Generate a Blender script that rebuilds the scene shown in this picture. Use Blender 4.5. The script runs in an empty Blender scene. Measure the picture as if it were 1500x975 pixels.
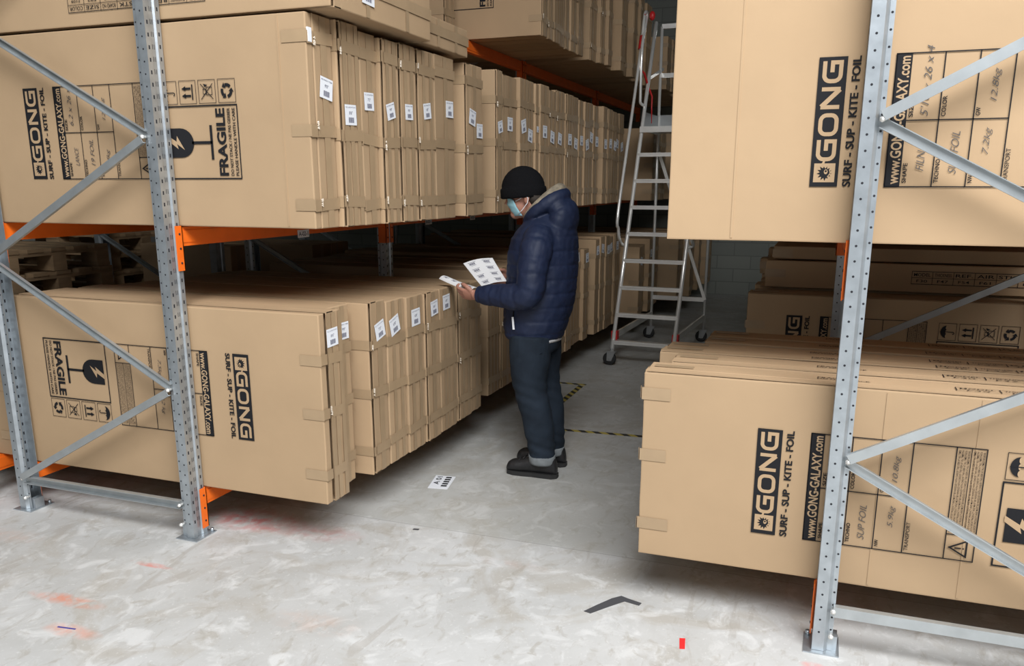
import bpy, bmesh, math, random
from mathutils import Vector, Matrix, Euler, noise

# ------------------------------------------------------------------ camera, light, exposure
sc = bpy.context.scene
COL = sc.collection
sc.view_settings.view_transform = 'Standard'
sc.view_settings.look = 'None'
sc.view_settings.gamma = 1.0
sc.view_settings.exposure = 0.0
try: sc.view_settings.use_curve_mapping = False
except Exception: pass

camd = bpy.data.cameras.new('camera'); cam = bpy.data.objects.new('camera', camd); COL.objects.link(cam)
cam.location = (0, 0, 1.68)
cam.rotation_euler = (math.radians(90 - 13.62), 0, math.radians(20.28))
camd.sensor_fit = 'HORIZONTAL'; camd.sensor_width = 36.0
camd.lens = 36.0 * 1215.0 / 1500.0
camd.shift_y = 75.0 / 1500.0
camd.clip_start = 0.05
sc.camera = cam

w = bpy.data.worlds.new('world'); sc.world = w; w.use_nodes = True
w.node_tree.nodes['Background'].inputs[0].default_value = (0.90, 0.95, 1.0, 1)
w.node_tree.nodes['Background'].inputs[1].default_value = 0.28

def area(name, loc, rot, sx, sy, power, col):
    l = bpy.data.lights.new(name, 'AREA'); l.shape = 'RECTANGLE'; l.size = sx; l.size_y = sy
    l.energy = power; l.color = col
    o = bpy.data.objects.new(name, l); COL.objects.link(o); o.location = loc; o.rotation_euler = [math.radians(a) for a in rot]
    return o
# overcast daylight falling steeply through the tall open door (the camera stands on its threshold)
sky_ = area('overcast_sky_light', (2.6, -1.0, 6.9), (0, 0, 0), 7.5, 4.0, 1600, (0.965, 0.98, 1.0))
sky_.rotation_euler = (Vector((-1.2, 4.6, 0.4)) - sky_.location).to_track_quat('-Z', 'Y').to_euler()

# ------------------------------------------------------------------ materials
def nodes_of(m): return m.node_tree.nodes, m.node_tree.links
def mat(name, col, rough=0.6, metal=0.0, noise_amt=0.0, nscale=8.0, bump=0.0, bscale=60.0, rand=0.0, spec=0.5, stretch=None):
    m = bpy.data.materials.new(name); m.use_nodes = True
    N, L = nodes_of(m); b = N['Principled BSDF']
    b.inputs['Base Color'].default_value = (*col, 1); b.inputs['Roughness'].default_value = rough
    b.inputs['Metallic'].default_value = metal; b.inputs['Specular IOR Level'].default_value = spec
    tc = N.new('ShaderNodeTexCoord'); vec = tc.outputs['Object']
    if stretch:
        mp = N.new('ShaderNodeMapping'); mp.inputs['Scale'].default_value = stretch
        L.new(vec, mp.inputs['Vector']); vec = mp.outputs['Vector']
    if noise_amt or rand:
        nz = N.new('ShaderNodeTexNoise'); nz.inputs['Scale'].default_value = nscale; nz.inputs['Detail'].default_value = 5
        L.new(vec, nz.inputs['Vector'])
        mr = N.new('ShaderNodeMapRange'); mr.inputs[1].default_value = .3; mr.inputs[2].default_value = .7
        mr.inputs[3].default_value = 1 - noise_amt; mr.inputs[4].default_value = 1 + noise_amt
        L.new(nz.outputs['Fac'], mr.inputs[0]); val = mr.outputs[0]
        if rand:
            oi = N.new('ShaderNodeObjectInfo'); r = N.new('ShaderNodeMapRange')
            r.inputs[3].default_value = 1 - rand; r.inputs[4].default_value = 1 + rand
            L.new(oi.outputs['Random'], r.inputs[0]); mu = N.new('ShaderNodeMath'); mu.operation = 'MULTIPLY'
            L.new(val, mu.inputs[0]); L.new(r.outputs[0], mu.inputs[1]); val = mu.outputs[0]
        hs = N.new('ShaderNodeHueSaturation'); hs.inputs['Color'].default_value = (*col, 1)
        L.new(val, hs.inputs['Value']); L.new(hs.outputs[0], b.inputs['Base Color'])
    if bump:
        n2 = N.new('ShaderNodeTexNoise'); n2.inputs['Scale'].default_value = bscale; n2.inputs['Detail'].default_value = 3
        L.new(vec, n2.inputs['Vector']); bp = N.new('ShaderNodeBump'); bp.inputs['Strength'].default_value = bump
        bp.inputs['Distance'].default_value = 0.01
        L.new(n2.outputs['Fac'], bp.inputs['Height']); L.new(bp.outputs[0], b.inputs['Normal'])
    return m
M = {}
M['kraft'] = mat('kraft_cardboard', (0.435, 0.300, 0.178), .75, noise_amt=.045, nscale=3, bump=.12, bscale=14, rand=.10, spec=.25)
M['kraft_print'] = mat('unprinted_kraft', (0.435, 0.300, 0.178), .75, spec=.25)
M['kraft_dark'] = mat('kraft_inner', (0.30, 0.19, 0.10), .85, noise_amt=.08, nscale=6, spec=.2)
M['tape'] = mat('brown_packing_tape', (0.385, 0.270, 0.160), .38, noise_amt=.05, nscale=12, rand=.06)
M['crumple'] = mat('clear_tape_crumple', (0.55, 0.47, 0.37), .15, bump=.6, bscale=90)
M['ink'] = mat('black_ink', (0.014, 0.014, 0.016), .7, spec=.2)
M['pencil'] = mat('marker_writing', (0.09, 0.08, 0.075), .7)
M['sticker'] = mat('white_sticker', (0.86, 0.88, 0.92), .45)
M['ink_grey'] = mat('sticker_ink', (0.10, 0.10, 0.16), .5)
M['steel'] = mat('galvanised_steel', (0.45, 0.49, 0.52), .36, .7, noise_amt=.12, nscale=18, bump=.03, bscale=40)
M['steel_blue'] = mat('galvanised_brace', (0.47, 0.50, 0.51), .36, .65, noise_amt=.1, nscale=12)
M['hole'] = mat('punched_hole', (0.02, 0.02, 0.025), .9)
M['orange'] = mat('orange_beam_paint', (0.88, 0.16, 0.013), .42, noise_amt=.06, nscale=10)
M['alu'] = mat('aluminium', (0.92, 0.91, 0.87), .26, .5, noise_amt=.05)
M['red'] = mat('red_plastic', (0.55, 0.02, 0.02), .4)
M['rubber'] = mat('black_rubber', (0.02, 0.02, 0.02), .6)
M['grey_plastic'] = mat('castor_steel', (0.35, 0.36, 0.36), .4, .5)
M['wood'] = mat('pallet_wood', (0.30, 0.20, 0.11), .8, noise_amt=.3, nscale=6, rand=.1, stretch=(1, 1, 4))
M['block'] = None
M['ceiling'] = mat('dark_roof_sheet', (0.10, 0.11, 0.10), .7)
M['jacket'] = mat('navy_quilted_nylon', (0.010, 0.018, 0.050), .60, noise_amt=.12, nscale=9, bump=.35, bscale=22, spec=.4)
M['lining'] = mat('grey_beige_lining', (0.26, 0.22, 0.16), .8, noise_amt=.35, nscale=30)
M['jeans'] = mat('dark_denim', (0.017, 0.025, 0.037), .85, noise_amt=.35, nscale=7, bump=.2, bscale=25, spec=.2)
M['cuffs'] = mat('pale_denim_cuff', (0.20, 0.22, 0.23), .85, noise_amt=.15, nscale=30)
M['boot'] = mat('black_leather', (0.014, 0.014, 0.015), .5, noise_amt=.2, nscale=12, bump=.2)
M['beanie'] = mat('black_knit', (0.007, 0.007, 0.008), .95, bump=.4, bscale=90, spec=.1)
M['skin'] = mat('skin', (0.42, 0.20, 0.14), .55, noise_amt=.08, nscale=14)
M['mask'] = mat('light_blue_mask', (0.27, 0.50, 0.57), .7)
M['hair'] = mat('dark_hair', (0.03, 0.022, 0.016), .8)
M['shirt'] = mat('grey_shirt', (0.5, 0.5, 0.5), .8)
M['paper'] = mat('white_paper', (0.80, 0.80, 0.80), .6)
M['tape_yellow'] = None
M['tape_red'] = mat('red_tape', (0.80, 0.03, 0.03), .45)
M['strip_dark'] = mat('dark_grey_strip', (0.07, 0.07, 0.075), .6)
M['strip_pale'] = mat('pale_strip', (0.62, 0.58, 0.52), .7)

def striped(name):      # black and yellow hazard tape, diagonal bands along the tape
    m = bpy.data.materials.new(name); m.use_nodes = True; N, L = nodes_of(m); b = N['Principled BSDF']
    tc = N.new('ShaderNodeTexCoord'); sx = N.new('ShaderNodeSeparateXYZ'); L.new(tc.outputs['Object'], sx.inputs[0])
    a = N.new('ShaderNodeMath'); a.operation = 'ADD'; L.new(sx.outputs[0], a.inputs[0]); L.new(sx.outputs[1], a.inputs[1])
    mu = N.new('ShaderNodeMath'); mu.operation = 'MULTIPLY'; mu.inputs[1].default_value = 9.5; L.new(a.outputs[0], mu.inputs[0])
    fr = N.new('ShaderNodeMath'); fr.operation = 'FRACT'; L.new(mu.outputs[0], fr.inputs[0])
    gt = N.new('ShaderNodeMath'); gt.operation = 'GREATER_THAN'; gt.inputs[1].default_value = .5; L.new(fr.outputs[0], gt.inputs[0])
    mx = N.new('ShaderNodeMix'); mx.data_type = 'RGBA'; L.new(gt.outputs[0], mx.inputs[0])
    mx.inputs[6].default_value = (0.03, 0.03, 0.03, 1); mx.inputs[7].default_value = (0.50, 0.40, 0.09, 1)
    L.new(mx.outputs[2], b.inputs['Base Color']); b.inputs['Roughness'].default_value = .6
    return m
M['tape_yellow'] = striped('hazard_tape')

def floor_material():
    m = bpy.data.materials.new('concrete_floor'); m.use_nodes = True; N, L = nodes_of(m); b = N['Principled BSDF']
    tc = N.new('ShaderNodeTexCoord'); V = tc.outputs['Object']
    def nz(scale, detail=6, dist=0.0, off=(0, 0, 0), st=(1, 1, 1)):
        mp = N.new('ShaderNodeMapping'); mp.inputs['Location'].default_value = off; mp.inputs['Scale'].default_value = st
        L.new(V, mp.inputs[0]); n = N.new('ShaderNodeTexNoise'); n.inputs['Scale'].default_value = scale
        n.inputs['Detail'].default_value = detail; n.inputs['Distortion'].default_value = dist; n.inputs['Roughness'].default_value = .62
        L.new(mp.outputs[0], n.inputs['Vector']); return n.outputs['Fac']
    def ramp(x, a, b_, lo=0.0, hi=1.0):
        r = N.new('ShaderNodeMapRange'); r.inputs[1].default_value = a; r.inputs[2].default_value = b_
        r.inputs[3].default_value = lo; r.inputs[4].default_value = hi; r.clamp = True; L.new(x, r.inputs[0]); return r.outputs[0]
    def mix(f, c1, c2):
        x = N.new('ShaderNodeMix'); x.data_type = 'RGBA'; L.new(f, x.inputs[0])
        for i, c in ((6, c1), (7, c2)):
            if isinstance(c, tuple): x.inputs[i].default_value = (*c, 1)
            else: L.new(c, x.inputs[i])
        return x.outputs[2]
    def math_(op, a, c=None, v=None):
        x = N.new('ShaderNodeMath'); x.operation = op; L.new(a, x.inputs[0])
        if c is not None: L.new(c, x.inputs[1])
        if v is not None: x.inputs[1].default_value = v
        return x.outputs[0]
    c = mix(ramp(nz(1.1, 8, .4), .35, .66), (0.45, 0.445, 0.425), (0.60, 0.60, 0.59))
    c = mix(ramp(nz(2.6, 10, 1.2, (7, 3, 0)), .50, .64, 0, .60), c, (0.42, 0.385, 0.33))
    c = mix(ramp(nz(7, 10, .9, (2, 9, 0)), .52, .66, 0, .60), c, (0.72, 0.72, 0.71))
    c = mix(ramp(nz(15, 10, 1.0, (12, 4, 0), (1, .6, 1)), .55, .66, 0, .50), c, (0.36, 0.33, 0.28))
    c = mix(ramp(nz(5, 12, 2.0, (3, 15, 0), (1, .25, 1)), .60, .66, 0, .45), c, (0.38, 0.35, 0.31))
    c = mix(ramp(nz(60, 8, .4, (1, 4, 0)), .60, .68, 0, .35), c, (0.80, 0.80, 0.79))
    # slab beyond the joint is tinted darker and greener
    sp = N.new('ShaderNodeSeparateXYZ'); L.new(V, sp.inputs[0])
    far = ramp(sp.outputs[1], 3.49, 3.52, 0, .32)
    c = mix(far, c, (0.36, 0.36, 0.32))
    d = math_('ABSOLUTE', math_('SUBTRACT', sp.outputs[1], v=3.50))
    c = mix(ramp(d, .0015, .0035, .5, 0), c, (0.18, 0.17, 0.16))
    # red dust marks
    for (x, y, rx, ry, amt, colr) in [(-2.62, 3.27, .34, .16, .75, (0.55, .13, .12)), (-2.25, 3.25, .30, .12, .45, (0.5, .18, .17)),
                                      (-2.82, 2.30, .22, .05, .75, (0.72, .25, .14)), (-2.73, 2.68, .13, .025, .8, (0.75, .2, .14)),
                                      (-2.60, 2.12, .16, .05, .6, (0.72, .28, .17)), (-3.6, 2.7, .2, .08, .3, (0.65, .4, .3)),
                                      (-1.75, 2.5, .22, .1, .28, (0.65, .42, .32)), (0.09, 2.86, .05, .03, .6, (0.75, .2, .18)),
                                      (-1.2, 3.25, .2, .05, .2, (0.6, .4, .35))]:
        ex = math_('MULTIPLY', math_('SUBTRACT', sp.outputs[0], v=x), v=1 / rx); ey = math_('MULTIPLY', math_('SUBTRACT', sp.outputs[1], v=y), v=1 / ry)
        r2 = math_('ADD', math_('MULTIPLY', ex, ex), math_('MULTIPLY', ey, ey))
        f = math_('MULTIPLY', ramp(r2, 0, 1, amt, 0), ramp(nz(14, 6, .4, (x, y, 0)), .38, .62))
        c = mix(f, c, colr)
    L.new(c, b.inputs['Base Color'])
    L.new(ramp(nz(4, 5), .3, .7, .42, .62), b.inputs['Roughness']); b.inputs['Specular IOR Level'].default_value = .35
    bp = N.new('ShaderNodeBump'); bp.inputs['Strength'].default_value = .15; bp.inputs['Distance'].default_value = .004
    L.new(nz(40, 4), bp.inputs['Height']); L.new(bp.outputs[0], b.inputs['Normal'])
    return m
def block_material():
    m = bpy.data.materials.new('concrete_block_wall'); m.use_nodes = True; N, L = nodes_of(m); b = N['Principled BSDF']
    tc = N.new('ShaderNodeTexCoord'); mp = N.new('ShaderNodeMapping'); mp.inputs['Rotation'].default_value = (math.radians(90), 0, 0)
    L.new(tc.outputs['Object'], mp.inputs[0])
    br = N.new('ShaderNodeTexBrick'); br.inputs['Scale'].default_value = 1.0; br.inputs['Brick Width'].default_value = .5
    br.inputs['Row Height'].default_value = .2; br.inputs['Mortar Size'].default_value = .006
    br.inputs['Color1'].default_value = (0.20, 0.21, 0.19, 1); br.inputs['Color2'].default_value = (0.24, 0.25, 0.22, 1); br.inputs['Mortar'].default_value = (0.15, 0.15, 0.14, 1)
    L.new(mp.outputs[0], br.inputs['Vector']); L.new(br.outputs['Color'], b.inputs['Base Color']); b.inputs['Roughness'].default_value = .85
    return m
M['block'] = block_material(); M['floor'] = floor_material()

# ------------------------------------------------------------------ mesh helpers
def link(name, me, m, parent=None, loc=(0, 0, 0)):
    o = bpy.data.objects.new(name, me); COL.objects.link(o); o.location = loc
    if m is not None:
        for x in (m if isinstance(m, (list, tuple)) else [m]): me.materials.append(x)
    if parent is not None: o.parent = parent
    return o
class MB:
    """collects polygons, linked as one mesh"""
    def __init__(s): s.v = []; s.f = []; s.mi = []; s.sm = []
    def add(s, vs, fs, mi=0, sm=False):
        n = len(s.v); s.v += [tuple(v) for v in vs]; s.f += [tuple(n + i for i in f) for f in fs]
        s.mi += [mi] * len(fs); s.sm += [sm] * len(fs)
    def box(s, x0, x1, y0, y1, z0, z1, mi=0, X=None):
        vs = [(x, y, z) for z in (z0, z1) for y in (y0, y1) for x in (x0, x1)]
        if X is not None: vs = [X @ Vector(v) for v in vs]
        s.add(vs, [(0, 2, 3, 1), (4, 5, 7, 6), (0, 1, 5, 4), (2, 6, 7, 3), (0, 4, 6, 2), (1, 3, 7, 5)], mi)
    def bar(s, a, b, wd, th, up=(0, 1, 0), mi=0):
        a = Vector(a); b = Vector(b); d = b - a; ln = d.length; d.normalize(); u = Vector(up); sd = d.cross(u).normalized(); u = sd.cross(d)
        X = Matrix((( *[0] * 4,),) * 4) if False else Matrix([(d[i], sd[i], u[i], a[i]) for i in range(3)] + [(0, 0, 0, 1)])
        s.box(0, ln, -wd / 2, wd / 2, -th / 2, th / 2, mi, X)
    def chan(s, a, b, wd, dp, th=.003, up=(0, 1, 0), mi=0):   # C channel, web faces `up`
        a = Vector(a); b = Vector(b); d = b - a; ln = d.length; d.normalize(); u = Vector(up); sd = d.cross(u).normalized(); u = sd.cross(d)
        X = Matrix([(d[i], sd[i], u[i], a[i]) for i in range(3)] + [(0, 0, 0, 1)])
        s.box(0, ln, -wd / 2, wd / 2, -th, 0, mi, X)
        for q in (-1, 1): s.box(0, ln, min(q * wd / 2, q * (wd / 2 - th)), max(q * wd / 2, q * (wd / 2 - th)), 0, dp, mi, X)
    def tube(s, pts, r, n=10, mi=0, closed=False, cap=True, fn=None):
        pts = [Vector(p) for p in pts]; N = len(pts); rings = []; prev = None
        for i, p in enumerate(pts):
            if closed: t = pts[(i + 1) % N] - pts[i - 1]
            else: t = pts[min(i + 1, N - 1)] - pts[max(i - 1, 0)]
            t.normalize()
            ref = prev if prev is not None else (Vector((0, 0, 1)) if abs(t.z) < .9 else Vector((1, 0, 0)))
            a = (ref - t * ref.dot(t)).normalized(); prev = a; c = t.cross(a)
            rr = r[i] if isinstance(r, (list, tuple)) else r
            rings.append([p + (a * math.cos(2 * math.pi * k / n) + c * math.sin(2 * math.pi * k / n)) * rr for k in range(n)])
        vs = [v for q in rings for v in q]; fs = []
        for i in range(N if closed else N - 1):
            j = (i + 1) % N
            for k in range(n): fs.append((i * n + k, i * n + (k + 1) % n, j * n + (k + 1) % n, j * n + k))
        if cap and not closed: fs += [tuple(range(n))[::-1], tuple((N - 1) * n + k for k in range(n))]
        s.add(vs, fs, mi, True)
    def loft(s, rings, n=28, mi=0, cap=True):     # rings: (center, axis_u, axis_v) ellipses
        vs = []
        for c, u, v in rings:
            c = Vector(c); u = Vector(u); v = Vector(v)
            for k in range(n):
                a = 2 * math.pi * k / n; vs.append(c + u * math.cos(a) + v * math.sin(a))
        fs = [(i * n + k, i * n + (k + 1) % n, (i + 1) * n + (k + 1) % n, (i + 1) * n + k) for i in range(len(rings) - 1) for k in range(n)]
        if cap: fs += [tuple(range(n))[::-1], tuple((len(rings) - 1) * n + k for k in range(n))]
        s.add(vs, fs, mi, True)
    def ball(s, c, r, rot=(0, 0, 0), n=20, mi=0):
        R = Euler([math.radians(a) for a in rot]).to_matrix(); c = Vector(c); rr = (r, r, r) if isinstance(r, (int, float)) else r
        rings = []
        for i in range(1, n):
            t = math.pi * i / n
            rings.append((c + R @ Vector((0, 0, rr[2] * math.cos(t))), R @ Vector((rr[0] * math.sin(t), 0, 0)), R @ Vector((0, rr[1] * math.sin(t), 0))))
        s.loft(rings, n=n + 4, mi=mi)
    def cyl(s, a, b, r, n=16, mi=0): s.tube([a, b], r, n, mi)
    def mesh(s, name='m', fix=False):
        me = bpy.data.meshes.new(name); me.from_pydata(s.v, [], s.f); me.polygons.foreach_set('material_index', s.mi)
        me.polygons.foreach_set('use_smooth', s.sm); me.update()
        if fix:
            bm = bmesh.new(); bm.from_mesh(me); bmesh.ops.recalc_face_normals(bm, faces=bm.faces); bm.to_mesh(me); bm.free()
        return me
    def build(s, name, m, parent=None, loc=(0, 0, 0), fix=False):
        return link(name, s.mesh(name, fix), m, parent, loc)
TS = bpy.data.scenes.new('bake')
def evaluated(o):
    TS.collection.objects.link(o)
    with bpy.context.temp_override(scene=TS, view_layer=TS.view_layers[0]): dg = bpy.context.evaluated_depsgraph_get()
    out = bpy.data.meshes.new_from_object(o.evaluated_get(dg)); TS.collection.objects.unlink(o); return out
def baked(me, mods):
    """mesh with modifiers applied, without operators"""
    o = bpy.data.objects.new('tmp', me)
    for t, kw in mods:
        md = o.modifiers.new(t, t)
        for k, v in kw.items(): setattr(md, k, v)
    out = evaluated(o); bpy.data.objects.remove(o)
    for p in out.polygons: p.use_smooth = True
    return out
def remesh(mb, voxel, smooth=3):
    return baked(mb.mesh('r', True), [('REMESH', dict(mode='VOXEL', voxel_size=voxel, use_smooth_shade=True)), ('SMOOTH', dict(factor=.5, iterations=smooth))])
def empty(name, loc, rz=0.0):
    o = bpy.data.objects.new(name, None); COL.objects.link(o); o.location = loc; o.rotation_euler = (0, 0, rz); o.empty_display_size = .1
    return o
def tag(o, label, cat, group=None):
    o['label'] = label; o['category'] = cat
    if group: o['group'] = group
    return o
def struct(o): o['kind'] = 'structure'; return o
ORD = 'first second third fourth fifth sixth seventh eighth ninth tenth eleventh twelfth thirteenth fourteenth fifteenth sixteenth seventeenth eighteenth nineteenth twentieth'.split()

# ------------------------------------------------------------------ the setting
def slab(name, x0, x1, y0, y1, z0, z1, m):
    b = MB(); b.box(x0, x1, y0, y1, z0, z1); return struct(b.build(name, m))
slab('floor', -9, 5.5, -6, 13.2, -.15, 0, M['floor'])
slab('ceiling', -9, 5.5, 1.0, 13.4, 7.0, 7.1, M['ceiling'])
slab('wall_back', -9.2, 5.7, 13.2, 13.4, 0, 7.0, M['block'])
slab('wall_left', -9.2, -9.0, 1.0, 13.2, 0, 7.0, M['block'])
slab('wall_right', 5.5, 5.7, 1.0, 13.2, 0, 7.0, M['block'])
b = MB(); b.box(-9.2, -4.2, .8, 1.0, 0, 7.1); b.box(5.4, 5.7, .8, 1.0, 0, 7.1); b.box(-4.2, 5.4, .8, 1.0, 5.8, 7.1)  # out of view; lintel height shaped to limit how deep daylight reaches
struct(b.build('wall_front', M['block']))
for i in range(5):
    b = MB(); b.chan((-9, 2.6 + i * 2.5, 6.7), (5.5, 2.6 + i * 2.5, 6.7), .10, .2, .01, up=(0, 1, 0)); struct(b.build('trim_%d' % (i + 1), M['ceiling']))

# ------------------------------------------------------------------ flat printing (ink lying on a surface)
_T = {}
def glyphs(s, off=0.0, shear=0.0):
    k = (s, off, shear)
    if k not in _T:
        cu = bpy.data.curves.new('t', 'FONT'); cu.body = s; cu.offset = off; cu.shear = shear; cu.resolution_u = 3; cu.space_character = 1.0
        o = bpy.data.objects.new('t', cu); me = evaluated(o)
        vs = [(v.co.x, v.co.y) for v in me.vertices]; fs = [tuple(p.vertices) for p in me.polygons]
        bpy.data.objects.remove(o); bpy.data.curves.remove(cu); bpy.data.meshes.remove(me)
        xs = [v[0] for v in vs]; ys = [v[1] for v in vs]; _T[k] = (vs, fs, (min(xs), max(xs), min(ys), max(ys)))
    return _T[k]
def strokes(pts, wd, closed=False):
    """mitred thick line as quads in 2-D"""
    P = [Vector(p) for p in pts]; n = len(P); L_, R_ = [], []
    for i in range(n):
        a = P[i - 1] if (closed or i > 0) else None; c = P[(i + 1) % n] if (closed or i < n - 1) else None
        d1 = (P[i] - a).normalized() if a is not None else None; d2 = (c - P[i]).normalized() if c is not None else None
        d1 = d1 or d2; d2 = d2 or d1
        n1 = Vector((-d1.y, d1.x)); n2 = Vector((-d2.y, d2.x)); mt = (n1 + n2).normalized(); k = wd / 2 / max(.35, mt.dot(n1))
        L_.append(P[i] + mt * k); R_.append(P[i] - mt * k)
    vs = L_ + R_; fs = [(i, n + i, n + (i + 1) % n, (i + 1) % n) for i in range(n if closed else n - 1)]
    return [tuple(v) for v in vs], fs
def arc(cx, cy, rx, ry, a0, a1, n=8):
    return [(cx + rx * math.cos(math.radians(a0 + (a1 - a0) * i / n)), cy + ry * math.sin(math.radians(a0 + (a1 - a0) * i / n))) for i in range(n + 1)]
class Ink:
    """shapes in page space: x to the right, y up; mi 0 ink, 1 kraft, 2 pencil; lv = layer"""
    def __init__(s): s.items = []
    def poly(s, vs, fs, mi=0, lv=0): s.items.append((vs, fs, mi, lv))
    def rect(s, x0, x1, y0, y1, mi=0, lv=0): s.poly([(x0, y0), (x1, y0), (x1, y1), (x0, y1)], [(0, 1, 2, 3)], mi, lv)
    def line(s, pts, wd, mi=0, lv=0, closed=False): s.poly(*strokes(pts, wd, closed), mi, lv)
    def frame(s, x0, x1, y0, y1, wd, mi=0, lv=0): s.line([(x0, y0), (x1, y0), (x1, y1), (x0, y1)], wd, mi, lv, True)
    def text(s, t, x0, x1, y0, y1, off=0.0, shear=0.0, mi=0, lv=0):
        vs, fs, bb = glyphs(t, off, shear)
        s.poly([(x0 + (x - bb[0]) / (bb[1] - bb[0]) * (x1 - x0), y0 + (y - bb[2]) / (bb[3] - bb[2]) * (y1 - y0)) for x, y in vs], fs, mi, lv)
    def fill(s, pts, mi=0, lv=0): s.poly(pts, [tuple(range(len(pts)))], mi, lv)
    def ring(s, cx, cy, r, wd, mi=0, lv=0): s.line(arc(cx, cy, r, r, 0, 337.5, 15), wd, mi, lv, True)
    def mesh_on(s, P, step=.0005, base=.0006):
        """P(x, y, h) -> point, h the height above the surface"""
        mb = MB()
        for vs, fs, mi, lv in s.items: mb.add([P(x, y, base + lv * step) for x, y in vs], fs, mi)
        return mb

def logo(k, x0, x1, y0, y1):
    """white-on-black word GONG with a square emblem; drawn along x"""
    k.rect(x0, x1, y0, y1, 0, 0)
    W_, H_ = x1 - x0, y1 - y0; pad = H_ * .17; t = H_ * .145
    def tr(p, lx, lw): return [(lx + x * lw, y0 + pad + y * (H_ - 2 * pad)) for x, y in p]
    gx = x0 + W_ * .205; lw = W_ * .163; gap = W_ * .034
    G = [(1.0, .93)] + [(.3, .93)] + arc(.34, .60, .27, .33, 90, 180, 5)[1:] + arc(.34, .40, .27, .33, 180, 270, 5) + [(.93, .07), (.93, .52), (.48, .52)]
    O = arc(.33, .62, .27, .31, 90, 180, 5) + arc(.33, .38, .27, .31, 180, 270, 5) + arc(.67, .38, .27, .31, 270, 360, 5) + arc(.67, .62, .27, .31, 0, 90, 5)
    k.line(tr(G, gx, lw), t, 1, 1)
    k.line(tr([(.1, .52), (-.14, .60), (-.30, .90)], gx, lw), t * .55, 1, 2)
    k.line(tr(O, gx + (lw + gap), lw * 1.02), t, 1, 1, True)
    n0 = gx + 2 * (lw + gap) + lw * .05
    k.line(tr([(.08, 0), (.08, 1)], n0, lw), t, 1, 1); k.line(tr([(.92, 0), (.92, 1)], n0, lw), t, 1, 1); k.line(tr([(.1, .97), (.9, .03)], n0, lw), t * 1.15, 1, 2)
    k.line(tr(G, gx + 3 * (lw + gap) + lw * .06, lw), t, 1, 1)
    # emblem: flame-haired disc on a pale square
    ex0 = x0 + W_ * .035; es = H_ * .76; ey = y0 + (H_ - es) / 2; k.rect(ex0, ex0 + es * .92, ey, ey + es, 1, 1)
    cx, cy = ex0 + es * .46, ey + es * .46
    pts = []
    for i in range(26):
        a = math.radians(i * 360 / 26); r = es * (.40 if i % 2 else .25) * (1.0 if 20 < i * 13.8 < 200 else .8); pts.append((cx + r * math.cos(a), cy + r * math.sin(a)))
    k.poly(pts + [(cx, cy)], [(i, (i + 1) % 26, 26) for i in range(26)], 0, 2)
    k.fill(arc(cx + es * .05, cy - es * .03, es * .12, es * .09, 0, 330, 11), 1, 3); k.fill(arc(cx + es * .08, cy - es * .03, es * .05, es * .05, 0, 330, 11), 0, 4)
    k.line([(cx - es * .2, cy - es * .12), (cx - es * .02, cy - es * .24), (cx + es * .16, cy - es * .2)], es * .04, 1, 3)
def icon_umbrella(k, x, y, s):
    k.fill([(x, y + s * .05)] + arc(x, y + s * .05, s * .40, s * .33, 0, 180, 12), 0, 0)
    for q in (-.27, 0, .27): k.fill(arc(x + q * s, y + s * .04, s * .13, s * .07, 0, 180, 6), 1, 1)
    k.line([(x, y + s * .40), (x, y - s * .30)] + arc(x - s * .07, y - s * .30, s * .07, s * .08, 360, 180, 5)[1:], s * .045, 0, 2)
def icon_up(k, x, y, s):
    for q in (-.17, .17):
        k.rect(x + q * s - s * .05, x + q * s + s * .05, y - s * .2, y + s * .16); k.fill([(x + (q - .12) * s, y + s * .12), (x + (q + .12) * s, y + s * .12), (x + q * s, y + s * .36)])
    k.rect(x - s * .36, x + s * .36, y - s * .32, y - s * .25)
def icon_nostack(k, x, y, s):
    k.frame(x - s * .16, x + s * .2, y - s * .3, y + s * .02, s * .03); k.frame(x - s * .12, x + s * .12, y + s * .06, y + s * .22, s * .03)
    k.fill([(x + s * .2, y + s * .1), (x + s * .36, y + s * .2), (x + s * .3, y - s * .05)])
    k.line([(x - s * .36, y - s * .36), (x + s * .36, y + s * .36)], s * .035, 0, 1); k.line([(x - s * .36, y + s * .36), (x + s * .36, y - s * .36)], s * .035, 0, 1)
def icon_recycle(k, x, y, s):
    for q in range(3):
        a = 90 + q * 120; k.line(arc(x, y, s * .27, s * .27, a - 20, a + 50, 4), s * .15)
        e = math.radians(a + 52); c_, s_ = math.cos(e), math.sin(e); tx, ty = -s_, c_; r = s * .27
        k.fill([(x + c_ * (r + s * .15), y + s_ * (r + s * .15)), (x + c_ * r + tx * s * .17, y + s_ * r + ty * s * .17), (x + c_ * (r - s * .15), y + s_ * (r - s * .15))])
def icon_warn(k, x, y, s):
    k.line([(x - s * .4, y - s * .3), (x + s * .4, y - s * .3), (x, y + s * .42)], s * .07, closed=True); k.rect(x - s * .03, x + s * .03, y - s * .08, y + s * .2); k.rect(x - s * .03, x + s * .03, y - s * .2, y - s * .14)
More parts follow.
